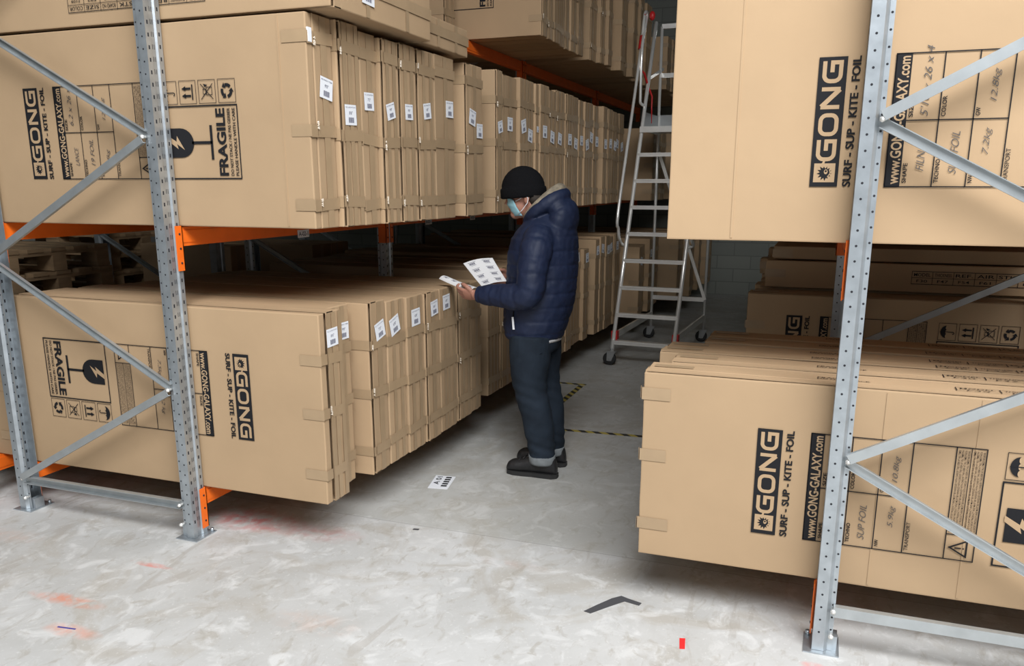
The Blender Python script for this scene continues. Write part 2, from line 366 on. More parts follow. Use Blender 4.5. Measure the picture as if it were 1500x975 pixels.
def side_print(gap=.188, hand=()):
    """whole printing of a carton side on a page .412 wide; lines run downwards (negative y)"""
    k = Ink(); A = .412
    logo(k, 0, A, -.088, 0)
    k.text('SURF - SUP - KITE - FOIL', 0, A, -.129, -.103, .03)
    g = -gap
    k.rect(0, A, g - .046, g); k.text('www.GONG-GALAXY.com', .008, A - .008, g - .041, g - .008, .022, 0, 1, 1)
    t = .0036; cols = [.046, .140, .238, .336, .470, .516, .562]
    k.frame(0, A, g - .562, g - .0, t)
    for c in cols[1:5]: k.line([(0, g - c), (A, g - c)], t)
    k.line([(.094, g - .516), (A, g - .516)], t * .7); k.line([(.094, g - .470), (.094, g - .562)], t)
    k.line([(A * .505, g - .046), (A * .505, g - .336)], t)
    for i, (l, r) in enumerate((('SHAPE', 'SIZE'), ('TECHNO', 'COLOR'), ('NW', 'GW'))):
        y = g - cols[i] - .018; wl = .0125
        k.text(l, .012, .012 + wl * len(l), y, y + .013, .018); k.text(r, A * .505 + .010, A * .505 + .010 + wl * len(r), y, y + .013, .018)
    k.text('TRANSPORT', .010, .118, g - .336 - .018, g - .336 - .005, .004)
    icon_warn(k, .045, g - .516, .075)
    fine = 'THIS BOARD IS A SPORT PRODUCT AND MUST BE HANDLED WITH CARE BY THE USER AT ALL TIMES'
    for q in range(4):
        for c in (.474, .520): k.text(fine[q * 3:] + fine[:q * 3], .10, A - .01, g - c - .009 - q * .0095, g - c - .0025 - q * .0095, .006)
    for (x, c, s_) in hand: k.text(s_, x, x + .0165 * len(s_), g - c - .027, g - c - .004, -.006, .35, 2)
    # fragile box
    f0 = g - .622; F = .305
    k.frame(0, F, f0 - .400, f0, .0055)
    k.text('FRAGILE', .012, F - .012, f0 - .335, f0 - .286, .035)
    k.text('DO NOT STACK / NE PAS GERBER', .012, F - .012, f0 - .362, f0 - .347, .016)
    k.text('PLEASE HANDLE WITH CARE', .012, F - .012, f0 - .388, f0 - .373, .016)
    cx = F * .5
    bowl = [(cx - .062, f0 - .022), (cx + .062, f0 - .022), (cx + .062, f0 - .09)] + arc(cx, f0 - .09, .062, .07, 0, -180, 12)[1:]
    k.fill(bowl); k.rect(cx - .006, cx + .006, f0 - .258, f0 - .15); k.line([(cx - .072, f0 - .256), (cx + .072, f0 - .256)], .013)
    k.fill([(cx + .012, f0 - .018), (cx - .026, f0 - .074), (cx - .004, f0 - .068), (cx - .030, f0 - .108), (cx + .030, f0 - .070), (cx + .006, f0 - .066), (cx + .034, f0 - .018)], 1, 1)
    for i, ic in enumerate((icon_umbrella, icon_up, icon_nostack, icon_recycle)):
        # cells stand beside the box, one after the other down the page
        yy = f0 - .046 - i * .1027
        k.frame(F + .010, F + .105, yy - .044, yy + .044, .0022); ic(k, F + .0575, yy, .088)
    return k
def page_up(P0, u0, v0):        # page reading upwards on a side seen from the front
    return lambda x, y, h: (u0 - y, P0 - h, v0 + x)
def page_down(P0, u0, v0):      # the same carton stood upside down
    return lambda x, y, h: (u0 + y, P0 - h, v0 - x)
def table_print():
    k = Ink(); cells = ['MODEL', 'THICKNESS', 'REF.', 'AIR', 'STK', 'BOARD NO', 'SIZE', 'COLOR']
    n = len(cells); wd = .125
    k.frame(0, n * wd, 0, .062, .003); k.line([(0, .031), (n * wd, .031)], .002)
    for i, c in enumerate(cells):
        if i: k.line([(i * wd, 0), (i * wd, .062)], .003)
        k.text(c, i * wd + .012, (i + 1) * wd - .012, .038, .054, .004); k.text('F%d%d' % (i + 3, i * 7 % 10), i * wd + .03, (i + 1) * wd - .03, .009, .022, .004)
    return k
def sticker_print(w_=.1, h_=.1, v=0):
    h_ *= .86; k = Ink(); k.text(('FC LOCATION', 'GG PALETTE', 'BOARD ITEM')[v % 3], -w_ * .40, w_ * .40, h_ * .34, h_ * .40, .004)
    k.text(("7'2\"", "6'8\"", "9'0\"", "8'6\"")[v % 4], -w_ * .14, w_ * .14, h_ * .02, h_ * .18, .01)
    for i in range(9):
        x = -w_ * .2 + i * w_ * .05; k.rect(x, x + w_ * (.028 if i % 3 else .040), -h_ * .38, -h_ * .12)
    return k
STK = {}

# ------------------------------------------------------------------ cartons
def carton(name, x0, x1, y0, y1, z0, z1, label, group=None, side=1, seam=True, tapes=(.15, .48, .77), vert=1, stickers=(), top_tape=False,
           prt=None, crumple=True, seed=None, rough=1.0, creases=(), top_print=False, rot=0.0, flap=None, gap_=.019):
    """long carton lying along x; `side` = which end (+1 / -1) looks at the aisle"""
    rnd = random.Random(seed if seed is not None else int((y0 * 131 + z0 * 977 + x0 * 37) * 1000))
    L_, T_, H_ = x1 - x0, y1 - y0, z1 - z0
    root = tag(empty(name, ((x0 + x1) / 2, (y0 + y1) / 2, z0), rot), label, 'carton', group)
    fl = (flap or .012) if seam else 0.0; gp = gap_ if seam else 0.0
    def panel(a0, a1, b0, b1, c0, c1, amp):
        def cuts(l, n): e = min(.005, l * .3); return [0, e] + [e + (l - 2 * e) * i / n for i in range(1, n)] + [l - e, l]
        A, B, Cc = cuts(a1 - a0, 10), cuts(b1 - b0, 2), cuts(c1 - c0, 7); idx = {}; vs = []; fs = []
        na, nb, nc = len(A) - 1, len(B) - 1, len(Cc) - 1; off = Vector((rnd.random() * 50, rnd.random() * 50, 0))
        thin = (b1 - b0) < .03
        def vid(i, j, k):
            q = (i, j, k)
            if q not in idx:
                p = Vector((a0 + A[i], b0 + B[j], c0 + Cc[k]))
                ex = (i in (0, na), j in (0, nb), k in (0, nc)); c = Vector(((a0 + a1) / 2, (b0 + b1) / 2, (c0 + c1) / 2))
                if sum(ex) >= 2:
                    for ax in range(3):
                        if ex[ax]: p[ax] += (.0016 if c[ax] > p[ax] else -.0016) * (.6 if thin else 1)
                nv = noise.noise_vector(p * 3.1 + off) * amp
                ax_ = noise.noise_vector(p * 17 + off) * amp * .7
                endx = i <= 1 if side < 0 else i >= na - 1
                p += Vector(((nv.x + (ax_.x if endx else 0)), nv.y * (.35 if thin else .8), nv.z * .8 + (ax_.z * .8 if endx else 0)))
                idx[q] = len(vs); vs.append(p)
            return idx[q]
        for i in range(na):
            for j in range(nb):
                fs.append((vid(i, j, 0), vid(i, j + 1, 0), vid(i + 1, j + 1, 0), vid(i + 1, j, 0))); fs.append((vid(i, j, nc), vid(i + 1, j, nc), vid(i + 1, j + 1, nc), vid(i, j + 1, nc)))
            for k in range(nc):
                fs.append((vid(i, 0, k), vid(i + 1, 0, k), vid(i + 1, 0, k + 1), vid(i, 0, k + 1))); fs.append((vid(i, nb, k), vid(i, nb, k + 1), vid(i + 1, nb, k + 1), vid(i + 1, nb, k)))
        for j in range(nb):
            for k in range(nc):
                fs.append((vid(0, j, k), vid(0, j, k + 1), vid(0, j + 1, k + 1), vid(0, j + 1, k))); fs.append((vid(na, j, k), vid(na, j + 1, k), vid(na, j + 1, k + 1), vid(na, j, k + 1)))
        return vs, fs
    amp = .0022 * rough
    hol = .045 if seam and gp > .005 and T_ - fl - gp > .06 else 0      # hollow behind the folded end flap: the seam opens into it
    mb = MB(); mb.add(*panel(-L_ / 2, L_ / 2, -T_ / 2 + fl + gp + hol, T_ / 2, 0, H_, amp))
    if hol:
        y0_, y1_ = -T_ / 2 + fl + gp, -T_ / 2 + fl + gp + hol + .004; n_ = 9
        for e_ in (-1, 1):                                             # end flap edge, slightly wavy
            for q in range(n_):
                za, zb = H_ * q / n_, H_ * (q + 1) / n_; xa, xb = sorted((e_ * L_ / 2, e_ * (L_ / 2 - .005)))
                wa = [.0035 * noise.noise(Vector((q + o_, y0 * 7, e_ * 3.3))) for o_ in (0, 1)]
                mb.add([(xa, y0_ + wa[0], za), (xb, y0_ + wa[0], za), (xb, y1_, za), (xa, y1_, za), (xa, y0_ + wa[1], zb), (xb, y0_ + wa[1], zb), (xb, y1_, zb), (xa, y1_, zb)],
                       [(0, 3, 2, 1), (4, 5, 6, 7), (0, 1, 5, 4), (1, 2, 6, 5), (2, 3, 7, 6), (3, 0, 4, 7)])
        mb.box(-L_ / 2, L_ / 2, y0_, y1_, H_ - .005, H_ - .0005); mb.box(-L_ / 2, L_ / 2, y0_, y1_, .0005, .005)
    mb.build('body', M['kraft'], root)
    F = -T_ / 2                                   # front plane
    if seam:
        mb = MB(); mb.add(*panel(-L_ / 2 + .002, L_ / 2 - .002, F, F + fl, .001, H_ - .002, amp))
        for cx in creases: mb.box(cx - .0035, cx + .0035, F - .0022, F, .01, H_ - .01)
        mb.build('side_panel', M['kraft'], root)
    E_ = side * L_ / 2
    t = .0026 * rough + .0004
    lip = .10
    for q, zf in enumerate(tapes):                # brown tape wrapped round the end
        z = H_ * zf + rnd.uniform(-.01, .01); hh = .024; l1 = lip + rnd.uniform(-.012, .02)
        mb = MB()
        xa, xb = sorted((E_ - side * l1, E_ + side * t * 1.6))
        tl = rnd.uniform(-.012, .012)
        for (a0, a1, b0, b1) in ((xa, xb, F - t, F - t + .0006), (xa, xb, T_ / 2 + t - .0006, T_ / 2 + t)):
            mb.box(a0, a1, b0, b1, z - hh, z + hh)
        ea, eb = sorted((E_ + side * t * 1.6, E_ + side * (t * 1.6 + .0006)))
        for (q0, q1) in (((F - t, F + fl), (F + fl + gp, T_ / 2 + t)) if seam else ((F - t, T_ / 2 + t),)):
          vs = [(x + (side * .004 if seam and q1 < 0 and q1 < F + .02 else 0), y, zz + tl * y / T_) for zz in (z - hh, z + hh) for y in (q0, q1) for x in (ea, eb)]
          mb.add(vs, [(0, 2, 3, 1), (4, 5, 7, 6), (0, 1, 5, 4), (2, 6, 7, 3), (0, 4, 6, 2), (1, 3, 7, 5)])
        mb.build('tape_strip', M['tape'], root)
        if crumple and seam and rnd.random() < .55:
            mb = MB(); zz = z + rnd.uniform(-.03, .03); y = F + fl + gp / 2
            for i in range(5):
                a = rnd.uniform(-1, 1); zc = zz + (i - 2) * rnd.uniform(.003, .010)
                mb.add([(E_ + side * .004, y - .006, zc), (E_ + side * .011, y + a * .003, zc + .006), (E_ + side * .005, y + .006, zc + .003), (E_ + side * .013, y + a * .002, zc - .005)],
                       [(0, 1, 2), (0, 3, 1), (1, 3, 2), (0, 2, 3)])
            mb.build('tape_crumple', M['crumple'], root)
    yc = (F + fl + gp + T_ / 2) / 2
    if T_ > .15 and rnd.random() < .5: vert += 1
    for q in range(vert):                         # tape down the closing line of the end
        y = yc + (0 if vert == 1 else (q - (vert - 1) / 2) * T_ * (.4 if vert == 2 else .28)) + rnd.uniform(-.008, .008); wd = .022 if vert == 1 else .015
        if T_ < .12: wd = .012
        ea, eb = sorted((E_ + side * t * 1.3, E_ + side * (t * 1.3 + .0006)))
        mb = MB(); mb.box(ea, eb, y - wd, y + wd, .004, H_ - .004)
        mb.build('closing_tape', M['tape'], root)
    if top_tape:
        a0, a1 = sorted((E_ - side * .02, E_ - side * .17)); y = yc + .01
        mb = MB(); mb.box(a0, a1, y - .02, y + .02, H_ + .0022, H_ + .003); mb.build('top_tape', M['tape'], root)
    for (yy, zz, sz, tilt) in stickers:           # yy: offset from centre, zz: height above base
        so = empty_mesh_sticker(root, E_ + side * (t * 1.6 + .0012), yy, zz, sz, tilt, side, rnd.randrange(4))
    if prt: prt(root, F, L_, H_, T_)
    if top_print:
        k = table_print(); oy = rnd.uniform(-.02, .0); ox = rnd.uniform(-.1, .1)
        mb = k.mesh_on(lambda x, y, h: (.02 + ox + x * 1.1, yc - .03 + oy + y * .8, H_ + .0022 + h)); mb.build('printed_table', [M['ink'], M['kraft_print'], M['pencil']], root)
        k = Ink(); k.text('FRAGILE', 0, .11, .022, .034, .02); k.text('DO NOT STACK', 0, .18, 0, .014, .01)
        mb = k.mesh_on(lambda x, y, h: (-L_ * .22 + ox + x, yc - .01 + oy + y, H_ + .0022 + h)); mb.build('printed_words', [M['ink'], M['kraft_print'], M['pencil']], root)
    return root
def empty_mesh_sticker(root, x, yy, zz, sz, tilt, side, v):
    R = Matrix.Rotation(math.radians(tilt), 2)
    def P(a, b_, h): q = R @ Vector((a, b_)); return (x + side * h, yy + side * q.x, zz + q.y)
    mb = MB(); s2 = sz * .43; w2 = sz * .47; zz -= .018
    c = [(-w2, -s2), (w2, -s2), (w2, s2), (-w2, s2)]
    mb.add([P(a, b_, 0) for a, b_ in c] + [P(a, b_, .0008) for a, b_ in c], [(0, 3, 2, 1), (4, 5, 6, 7), (0, 1, 5, 4), (1, 2, 6, 5), (2, 3, 7, 6), (3, 0, 4, 7)])
    o = mb.build('shipping_label', M['sticker'], root); o['label'] = 'white shipping label'
    sticker_print(sz, sz, v).mesh_on(lambda a, b_, h: P(a, b_, .0008 + h)).build('label_print', [M['ink_grey'], M['sticker'], M['ink_grey']], o)
    return o
INK3 = [M['ink'], M['kraft_print'], M['pencil']]

# front cartons with printed sides
def prt_left_upper(root, F, L_, H_, T_):
    k = side_print(.188, ((.06, .085, 'LANCE'), (.06, .18, '19 FOIL'), (.05, .275, '7.4kg'), (.24, .075, '6.2 x 26 x 4'), (.26, .275, '12.4kg')))
    k.mesh_on(page_up(F - .003, -3.590 + 2.955, 1.697 - 1.487)).build('printed_side', INK3, root)
def prt_left_lower(root, F, L_, H_, T_):
    k = side_print(.232, ((.06, .275, '7.5kg'), (.25, .275, '12 kg')))
    k.mesh_on(page_down(F - .003, -2.419 + 2.957, .918 - .237)).build('printed_side', INK3, root)
def prt_right_upper(root, F, L_, H_, T_):
    k = side_print(.233, ((.05, .085, 'FILN'), (.04, .18, 'SUP FOIL'), (.10, .27, '7.2kg'), (.22, .08, "5'10 x 26 x 4"), (.26, .275, '12.8kg')))
    k.mesh_on(page_up(F - .003, -.057 - .395, 1.667 - 1.480)).build('printed_side', INK3, root)
def prt_right_lower(root, F, L_, H_, T_):
    k = side_print(.187, ((.03, .18, 'SUP FOIL'), (.09, .275, '5.9kg'), (.26, .275, '10.8kg')))
    k.mesh_on(page_up(F - .003, -.167 - .39, .392 - .237)).build('printed_side', INK3, root)

B1, B2 = .2365, 1.4895      # beam tops
# -- left rack, lower level
G = 'cartons on edge on the lower level of the left rack'
low = [(3.07, 3.232, -2.035, 1.125, 1, [(.012, .79, .095, 2)]), (3.242, 3.43, -2.105, 1.122, 0, [(.035, .78, .095, 0)]),
       (3.50, 3.668, -2.04, 1.115, 1, [(.02, .75, .10, 14)]), (3.685, 3.873, -2.04, 1.10, 0, [(-.02, .75, .105, 16)]), (3.885, 4.075, -2.03, 1.095, 0, [(0, .76, .105, 2)]),
       (4.09, 4.275, -2.025, 1.092, 1, [(.02, .78, .095, 6)]), (4.295, 4.515, -2.03, 1.09, 0, [(-.03, .79, .10, 3)]), (4.55, 4.755, -2.035, 1.085, 1, []),
       (4.765, 4.93, -2.04, 1.075, 0, [])]
looks = ['printed side and one sticker', 'set slightly back', 'pale side sticking out', 'strongly tilted sticker', 'square upright sticker',
         'narrow with small sticker', 'sticker near the papers', 'no sticker', 'no sticker, before second upright']
for i, (a, c, xe, zt, sm, st) in enumerate(low):
    carton('cardboard_carton', -3.88, xe, a, c, B1, zt, 'brown carton, %s, %s from the front, lower level of left rack' % (looks[i], ORD[i]), G, 1, bool(sm), stickers=st,
           prt=prt_left_lower if i == 0 else None, flap=.045 if i == 0 else None, vert=1 if i % 3 else 2)
def row(y0, y1, wmin, wmax, seed):
    rnd = random.Random(seed); out = []; y = y0
    while y + wmin < y1:
        w_ = min(rnd.uniform(wmin, wmax), y1 - y)
        if y1 - (y + w_) < wmin: w_ = y1 - y
        out.append((y, y + w_ - .010)); y += w_
    return out
def place_row(spans, x0, xe, dx, z0, zt, dz, side, where, group, seed, seam_p=.5, st=(.55, .80), tapes=(.13, .5, .82), vert=1, crumple=True, st_n=.85, prt0=None):
    rnd = random.Random(seed)
    for i, (a, c) in enumerate(spans):
        T_ = c - a; stk = []
        zb = rnd.uniform(*st)
        if rnd.random() < st_n: stk = [(rnd.uniform(-.02, .02), zb, min(.10, T_ * .7), rnd.choice((-8, 0, 3, 12, 0)))]
        e = xe + rnd.uniform(-dx, dx)
        a_, b_ = (x0, e) if side > 0 else (e, x0)
        carton('cardboard_carton', a_, b_, a, c, z0, zt + rnd.uniform(-dz, dz), 'brown carton on edge, %s from the near end, %s' % (ORD[i], where), group, side,
               rnd.random() < seam_p, stickers=stk, tapes=tapes, vert=vert if i % 3 else 2, crumple=crumple, prt=prt0 if i == 0 else None)
G2 = 'cartons in the second bay, lower level, left rack'
place_row([(5.20, 5.425), (5.432, 5.67), (5.68, 5.86), (5.868, 6.06), (6.068, 6.25), (6.258, 6.44), (6.45, 6.65), (6.658, 6.87), (6.878, 7.06), (7.07, 7.26), (7.268, 7.45), (7.458, 7.63)], -3.85, -2.07, .03, B1, 1.105, .02, 1,
          'lower row, second bay, left rack', G2, 5, .35, (.74, .80))
place_row(row(7.80, 8.72, .14, .2, 3), -3.85, -2.01, .02, B1, 1.165, .015, 1, 'lower row, third bay, left rack', 'cartons in the third bay, lower level, left rack', 6, .3, (.80, .84), crumple=False)
place_row(row(8.95, 10.3, .2, .3, 8), -3.7, -1.86, .03, B1, 1.06, .06, 1, 'lower row behind the ladder', 'cartons behind the ladder, lower level', 7, .2, (.6, .7), st_n=.3, crumple=False)
place_row(row(10.5, 12.9, .2, .3, 9), -3.6, -1.62, .08, B1, 1.02, .05, 1, 'lower row against the back wall', 'cartons in the last bay, lower level', 9, .2, (.6, .7), st_n=.2, crumple=False)
# -- left rack, middle level
G = 'cartons on edge on the middle level of the left rack'
up = [(3.07, 3.253, -2.02, 2.352, 1, [(.03, .595, .10, -8)]), (3.262, 3.442, -2.00, 2.352, 1, [(-.005, .50, .10, 2)]), (3.452, 3.593, -2.00, 2.335, 0, [(-.01, .57, .09, 2)]),
      (3.60, 3.762, -1.98, 2.33, 1, [(.0, .54, .085, 14)]), (3.77, 3.95, -1.98, 2.335, 1, [(.01, .55, .085, 2)]), (3.958, 4.175, -1.98, 2.335, 1, [(.01, .57, .09, 8)]),
      (4.182, 4.428, -1.98, 2.338, 0, [(.05, .60, .10, 1)]), (4.436, 4.565, -2.07, 2.335, 0, []), (4.575, 4.84, -1.98, 2.345, 1, [(-.03, .58, .10, -10), (.078, .51, .095, 0)])]
looks = ['printed side, two white stickers', 'sticker halfway down', 'narrow end, level sticker', 'tilted sticker, dark seam', 'small level sticker', 'sticker tilted forward',
         'sticker at far edge', 'set back from neighbours', 'wide with two stickers']
def prt_lu(root, F, L_, H_, T_):
    prt_left_upper(root, F, L_, H_, T_)
    mb = MB(); mb.box(L_ / 2 - .001, L_ / 2 + .0072, F + .004, F + .03, H_ - .115, H_ - .06); o = mb.build('shipping_label', M['sticker'], root); o['label'] = 'small white label folded over the upper corner'
for i, (a, c, xe, zt, sm, st) in enumerate(up):
    carton('cardboard_carton', -3.89, xe, a, c, B2, zt, 'brown carton, %s, %s from the front, middle level of left rack' % (looks[i], ORD[i]), G, 1, bool(sm), stickers=st,
           prt=prt_lu if i == 0 else None, flap=.045 if i == 0 else None, gap_=.003 if i == 0 else .019, vert=1 + (i % 2), tapes=(.12, .46, .89), creases=((.80,) if i == 0 else ()))
place_row([(5.07, 5.19), (5.20, 5.485), (5.492, 5.66), (5.668, 5.845), (5.853, 5.92), (5.928, 6.13), (6.138, 6.345), (6.353, 6.59), (6.6, 6.80), (6.808, 6.98), (6.99, 7.12), (7.13, 7.29), (7.30, 7.46), (7.47, 7.63)], -3.85, -1.985, .012, B2, 2.36, .012, 1,
          'middle row, second bay, left rack', 'cartons in the second bay, middle level, left rack', 11, .3, (.52, .60), (.15, .5, .8), vert=1)
place_row(row(7.80, 8.68, .13, .2, 12), -3.85, -1.98, .012, B2, 2.355, .012, 1, 'middle row, third bay, left rack', 'cartons in the third bay, middle level, left rack', 12, .3, (.53, .60), crumple=False)
place_row(row(9.45, 10.3, .25, .32, 13), -3.7, -1.84, .01, B2, 2.25, .03, 1, 'middle row behind the ladder', 'cartons behind the ladder, middle level', 13, .2, (.5, .6), st_n=0, crumple=False)
place_row(row(10.5, 12.9, .25, .32, 14), -3.7, -1.80, .02, B2, 2.25, .03, 1, 'middle row against the back wall', 'cartons in the last bay, middle level', 14, .2, (.5, .6), st_n=0, crumple=False)
# -- flat cartons on top of the middle row
def prt_flat(root, F, L_, H_, T_):
    table_print().mesh_on(lambda x, y, h: (.62 - .75 * x - .22, F - .0032 - h, .10 - y + .02)).build('printed_side', INK3, root)
def flat_carton(x0, x1, y0, y1, z0, z1, label, side=1, prt=None, st=(), seam=False):
    return carton('flat_carton', x0, x1, y0, y1, z0, z1, label, None, side, seam, tapes=(.5,), vert=1, stickers=st, prt=prt, crumple=False, rough=.9)
flat_carton(-3.9, -1.90, 3.07, 3.98, 2.362, 2.60, 'brown carton lying flat on top of the nearest upright cartons, upper left corner', 1, prt_flat, [(-.16, .12, .11, -2)], True)
flat_carton(-3.9, -1.95, 4.00, 4.56, 2.362, 2.505, 'low brown carton lying flat behind the larger flat one, on the left middle row')
# -- left rack, top level
B3 = 2.775
def prt_top(root, F, L_, H_, T_):
    k = side_print(.188); k.mesh_on(page_up(F - .003, -3.734 - root.location.x, 2.995 - B3)).build('printed_side', INK3, root)
place_row(row(6.42, 7.63, .14, .2, 21), -4.0, -2.14, .02, B3, 3.68, .02, 1, 'top row, second bay, left rack', 'cartons on the top level, left rack', 21, .5, st_n=0, prt0=prt_top)
place_row(row(7.80, 10.3, .16, .24, 22), -3.9, -2.07, .06, B3, 3.68, .03, 1, 'top row, third bay, left rack', 'cartons on the top level, third bay, left rack', 22, .5, st_n=0)
place_row(row(10.5, 12.8, .25, .32, 25), -3.9, -1.95, .06, B3, 3.4, .05, 1, 'top row, last bay, left rack', 'cartons on the top level, last bay, left rack', 25, .5, st_n=0, crumple=False)
carton('cardboard_carton', -4.6, -2.75, 5.99, 6.18, B3, 3.68, 'brown carton on the top level of left rack, nearest one, set well back', None, 1, True)
# -- right rack, lower level
G = 'cartons on edge on the lower level of the right rack'
rl = [(3.07, 3.262, -.597, .982, 1, 'front one with the large printed side'), (3.27, 3.463, -.53, .985, 1, 'second, its end set slightly back'), (3.471, 3.60, -.612, .985, 1, 'third, its end sticking out'),
      (3.607, 3.742, -.605, .98, 0, 'fourth, beside the protruding one'), (3.79, 3.925, -.465, .98, 0, 'fifth, shorter than those before it'), (3.932, 4.072, -.46, .985, 0, 'sixth and rearmost of the front bay')]
for i, (a, c, xe, zt, sm, lab) in enumerate(rl):
    def pr_(root, F, L_, H_, T_, i=i):
        if i == 0: prt_right_lower(root, F, L_, H_, T_)
    carton('cardboard_carton', xe, 1.38, a, c, B1, zt, 'brown carton, lower right rack, ' + lab, G, -1, bool(sm), top_tape=True, prt=pr_, tapes=(.18, .57, .88),
           creases=((-.133, .16) if i == 0 else ()), top_print=True, crumple=False)
for i, (a, c) in enumerate([(5.12, 5.29), (5.297, 5.46), (5.468, 5.66), (5.668, 5.86), (5.868, 6.06), (6.068, 6.26), (6.268, 6.46), (6.468, 6.70)]):
    def pg(root, F, L_, H_, T_, i=i):
        if i == 0:
            side_print(.188).mesh_on(page_up(F - .003, -.162 - .495, .90 - .075 - .412 - .237 + .10)).build('printed_side', INK3, root)
    carton('cardboard_carton', -.39 + .02 * (i % 3), 1.38, a, c, B1, 1.045 - .01 * (i % 2), 'brown carton under the flat ones, right rack, second bay, %s from front' % ORD[i],
           'cartons in the second bay, lower level, right rack', -1, i % 2 == 0, top_tape=i < 2, prt=pg, crumple=False)
def prt_flat2(root, F, L_, H_, T_): table_print().mesh_on(lambda x, y, h: (-.02 + x * .88, F - .0032 - h, .05 + y * 1.2)).build('printed_side', INK3, root)
flat_carton(-.315, 1.38, 5.42, 6.15, 1.052, 1.215, 'brown carton lying flat on the rear right cartons, lower of the stack', -1, prt_flat2)
flat_carton(-.28, 1.38, 5.46, 6.12, 1.222, 1.30, 'thin brown carton lying on top of the flat one, right rack rear bay', -1)
for i, (a, c, xe, zt) in enumerate([(6.2, 6.36, -.40, 1.16), (6.37, 6.55, -.36, 1.22)]):
    flat_carton(xe, 1.38, a, c, 1.052, zt, ('short brown carton end peeping out left of the flat stack, right rack', 'brown carton end behind the short one, rear of right rack')[i], -1)
# -- right rack, middle level
def prt_ru(root, F, L_, H_, T_): prt_right_upper(root, F, L_, H_, T_)
carton('cardboard_carton', -.535, 1.325, 3.07, 3.262, B2 - .008, 2.445, 'large printed brown carton in front on the middle level of the right rack', 'cartons on the middle level of the right rack', -1, True,
       prt=prt_ru, creases=(-.70, -.315), crumple=False, tapes=())
place_row([(3.27, 3.45), (3.457, 3.64), (3.65, 3.83), (3.837, 4.02), (4.03, 4.22), (4.23, 4.42), (4.43, 4.62), (4.63, 4.84)], 1.36, -.50, .01, B2, 2.43, .01, -1, 'added unseen behind the large printed carton',
          'unseen cartons added for shade behind the large printed one', 31, .3, st_n=0, crumple=False)  # unseen row added to block light and keep the level below dark
place_row(row(5.1, 7.6, .25, .3, 33), 1.36, -.45, .01, B2, 2.40, .02, -1, 'added unseen, middle right row, second bay', 'unseen cartons added for shade, second bay, middle level, right rack', 33, .3, st_n=0, crumple=False)  # more unseen cartons, added as light blockers for the second bay
flat_carton(-.5, 1.34, 3.075, 3.9, 2.47, 2.66, 'brown carton lying flat above the large printed carton of the right rack', -1)
# -- rack behind the left one
carton('cardboard_carton', -5.6, -4.02, 3.10, 3.30, B1, 1.02, 'brown carton at the left edge of the picture, standing on the rack behind', None, 1, True)
carton('cardboard_carton', -5.25, -4.35, 5.4, 5.58, B1, 1.20, 'dim brown carton in the rack behind, right of the pallets', None, 1, False)
for i, (a, c) in enumerate([(6.3, 6.6), (6.61, 6.9)]):
    carton('cardboard_carton', -5.9, -4.2, a, c, B1, 1.15, ('dim brown carton deep in the rear rack, left of the distant upright', 'dim brown carton deepest in the rear rack')[i], None, 1, False)

# ------------------------------------------------------------------ pallet racking
def upright_mesh(xf, y, s, H_, holes=True):
    """open steel section; xf = outer face, s = +1 when the outer face looks to +x"""
    prof = [(-.068, .014), (-.052, .014), (-.040, .001), (-.001, .001), (-.001, .026), (-.009, .032), (-.009, .060), (-.001, .066), (-.001, .091), (-.040, .091), (-.052, .078), (-.068, .078)]
    P = [(xf + s * a, y + b_) for a, b_ in prof]
    vs, fs = strokes(P, .0024); n = len(vs); mb = MB()
    mb.add([(v[0], v[1], .006) for v in vs] + [(v[0], v[1], H_) for v in vs],
           [f[::-1] for f in fs] + [tuple(n + i for i in f) for f in fs] + [q for f in fs for q in ((f[0], f[3], f[3] + n, f[0] + n), (f[2], f[1], f[1] + n, f[2] + n))] +
           [(0, n // 2, n // 2 + n, n), (n // 2 - 1, n - 1, 2 * n - 1, n // 2 - 1 + n)])
    if holes:
        e = .0003; k = 0; z = .08
        while z < H_ - .05:
            for (u, du) in ((-.020, 0),):                       # round holes in the side
                c = (xf + s * u, z + du); pts = [(c[0] + .0042 * math.cos(a), c[1] + .0042 * math.sin(a)) for a in [i * math.pi / 4 for i in range(8)]]
                for yy, o in ((y - .0002 - e, 1), (y + .0922 + e, -1)): mb.add([(p[0], yy, p[1]) for p in pts][::o], [tuple(range(8))], 1)
            c = (xf + s * -.060, z + .01); pts = [(c[0] + .004 * math.cos(a), c[1] + .004 * math.sin(a)) for a in [i * math.pi / 4 for i in range(8)]]
            mb.add([(p[0], y + .0128 - e, p[1]) for p in pts], [tuple(range(8))], 1)
            for xo in (s * (.0002 + e), -s * (.0022 + e)):                    # square slots in the aisle face and thin slits
                for (ya, yb, za, zb) in ((.010, .018, 0, .016), (.074, .082, .010, .026)):
                    mb.add([(xf + xo, y + ya, z + za), (xf + xo, y + yb, z + za), (xf + xo, y + yb, z + zb), (xf + xo, y + ya, z + zb)], [(0, 1, 2, 3)], 1)
                for ya in (.040, .050):
                    mb.add([(xf + xo - s * .008, y + ya, z + .004), (xf + xo - s * .008, y + ya + .003, z + .004), (xf + xo - s * .008, y + ya + .003, z + .024), (xf + xo - s * .008, y + ya, z + .024)], [(0, 1, 2, 3)], 1)
            z += .05
    return mb
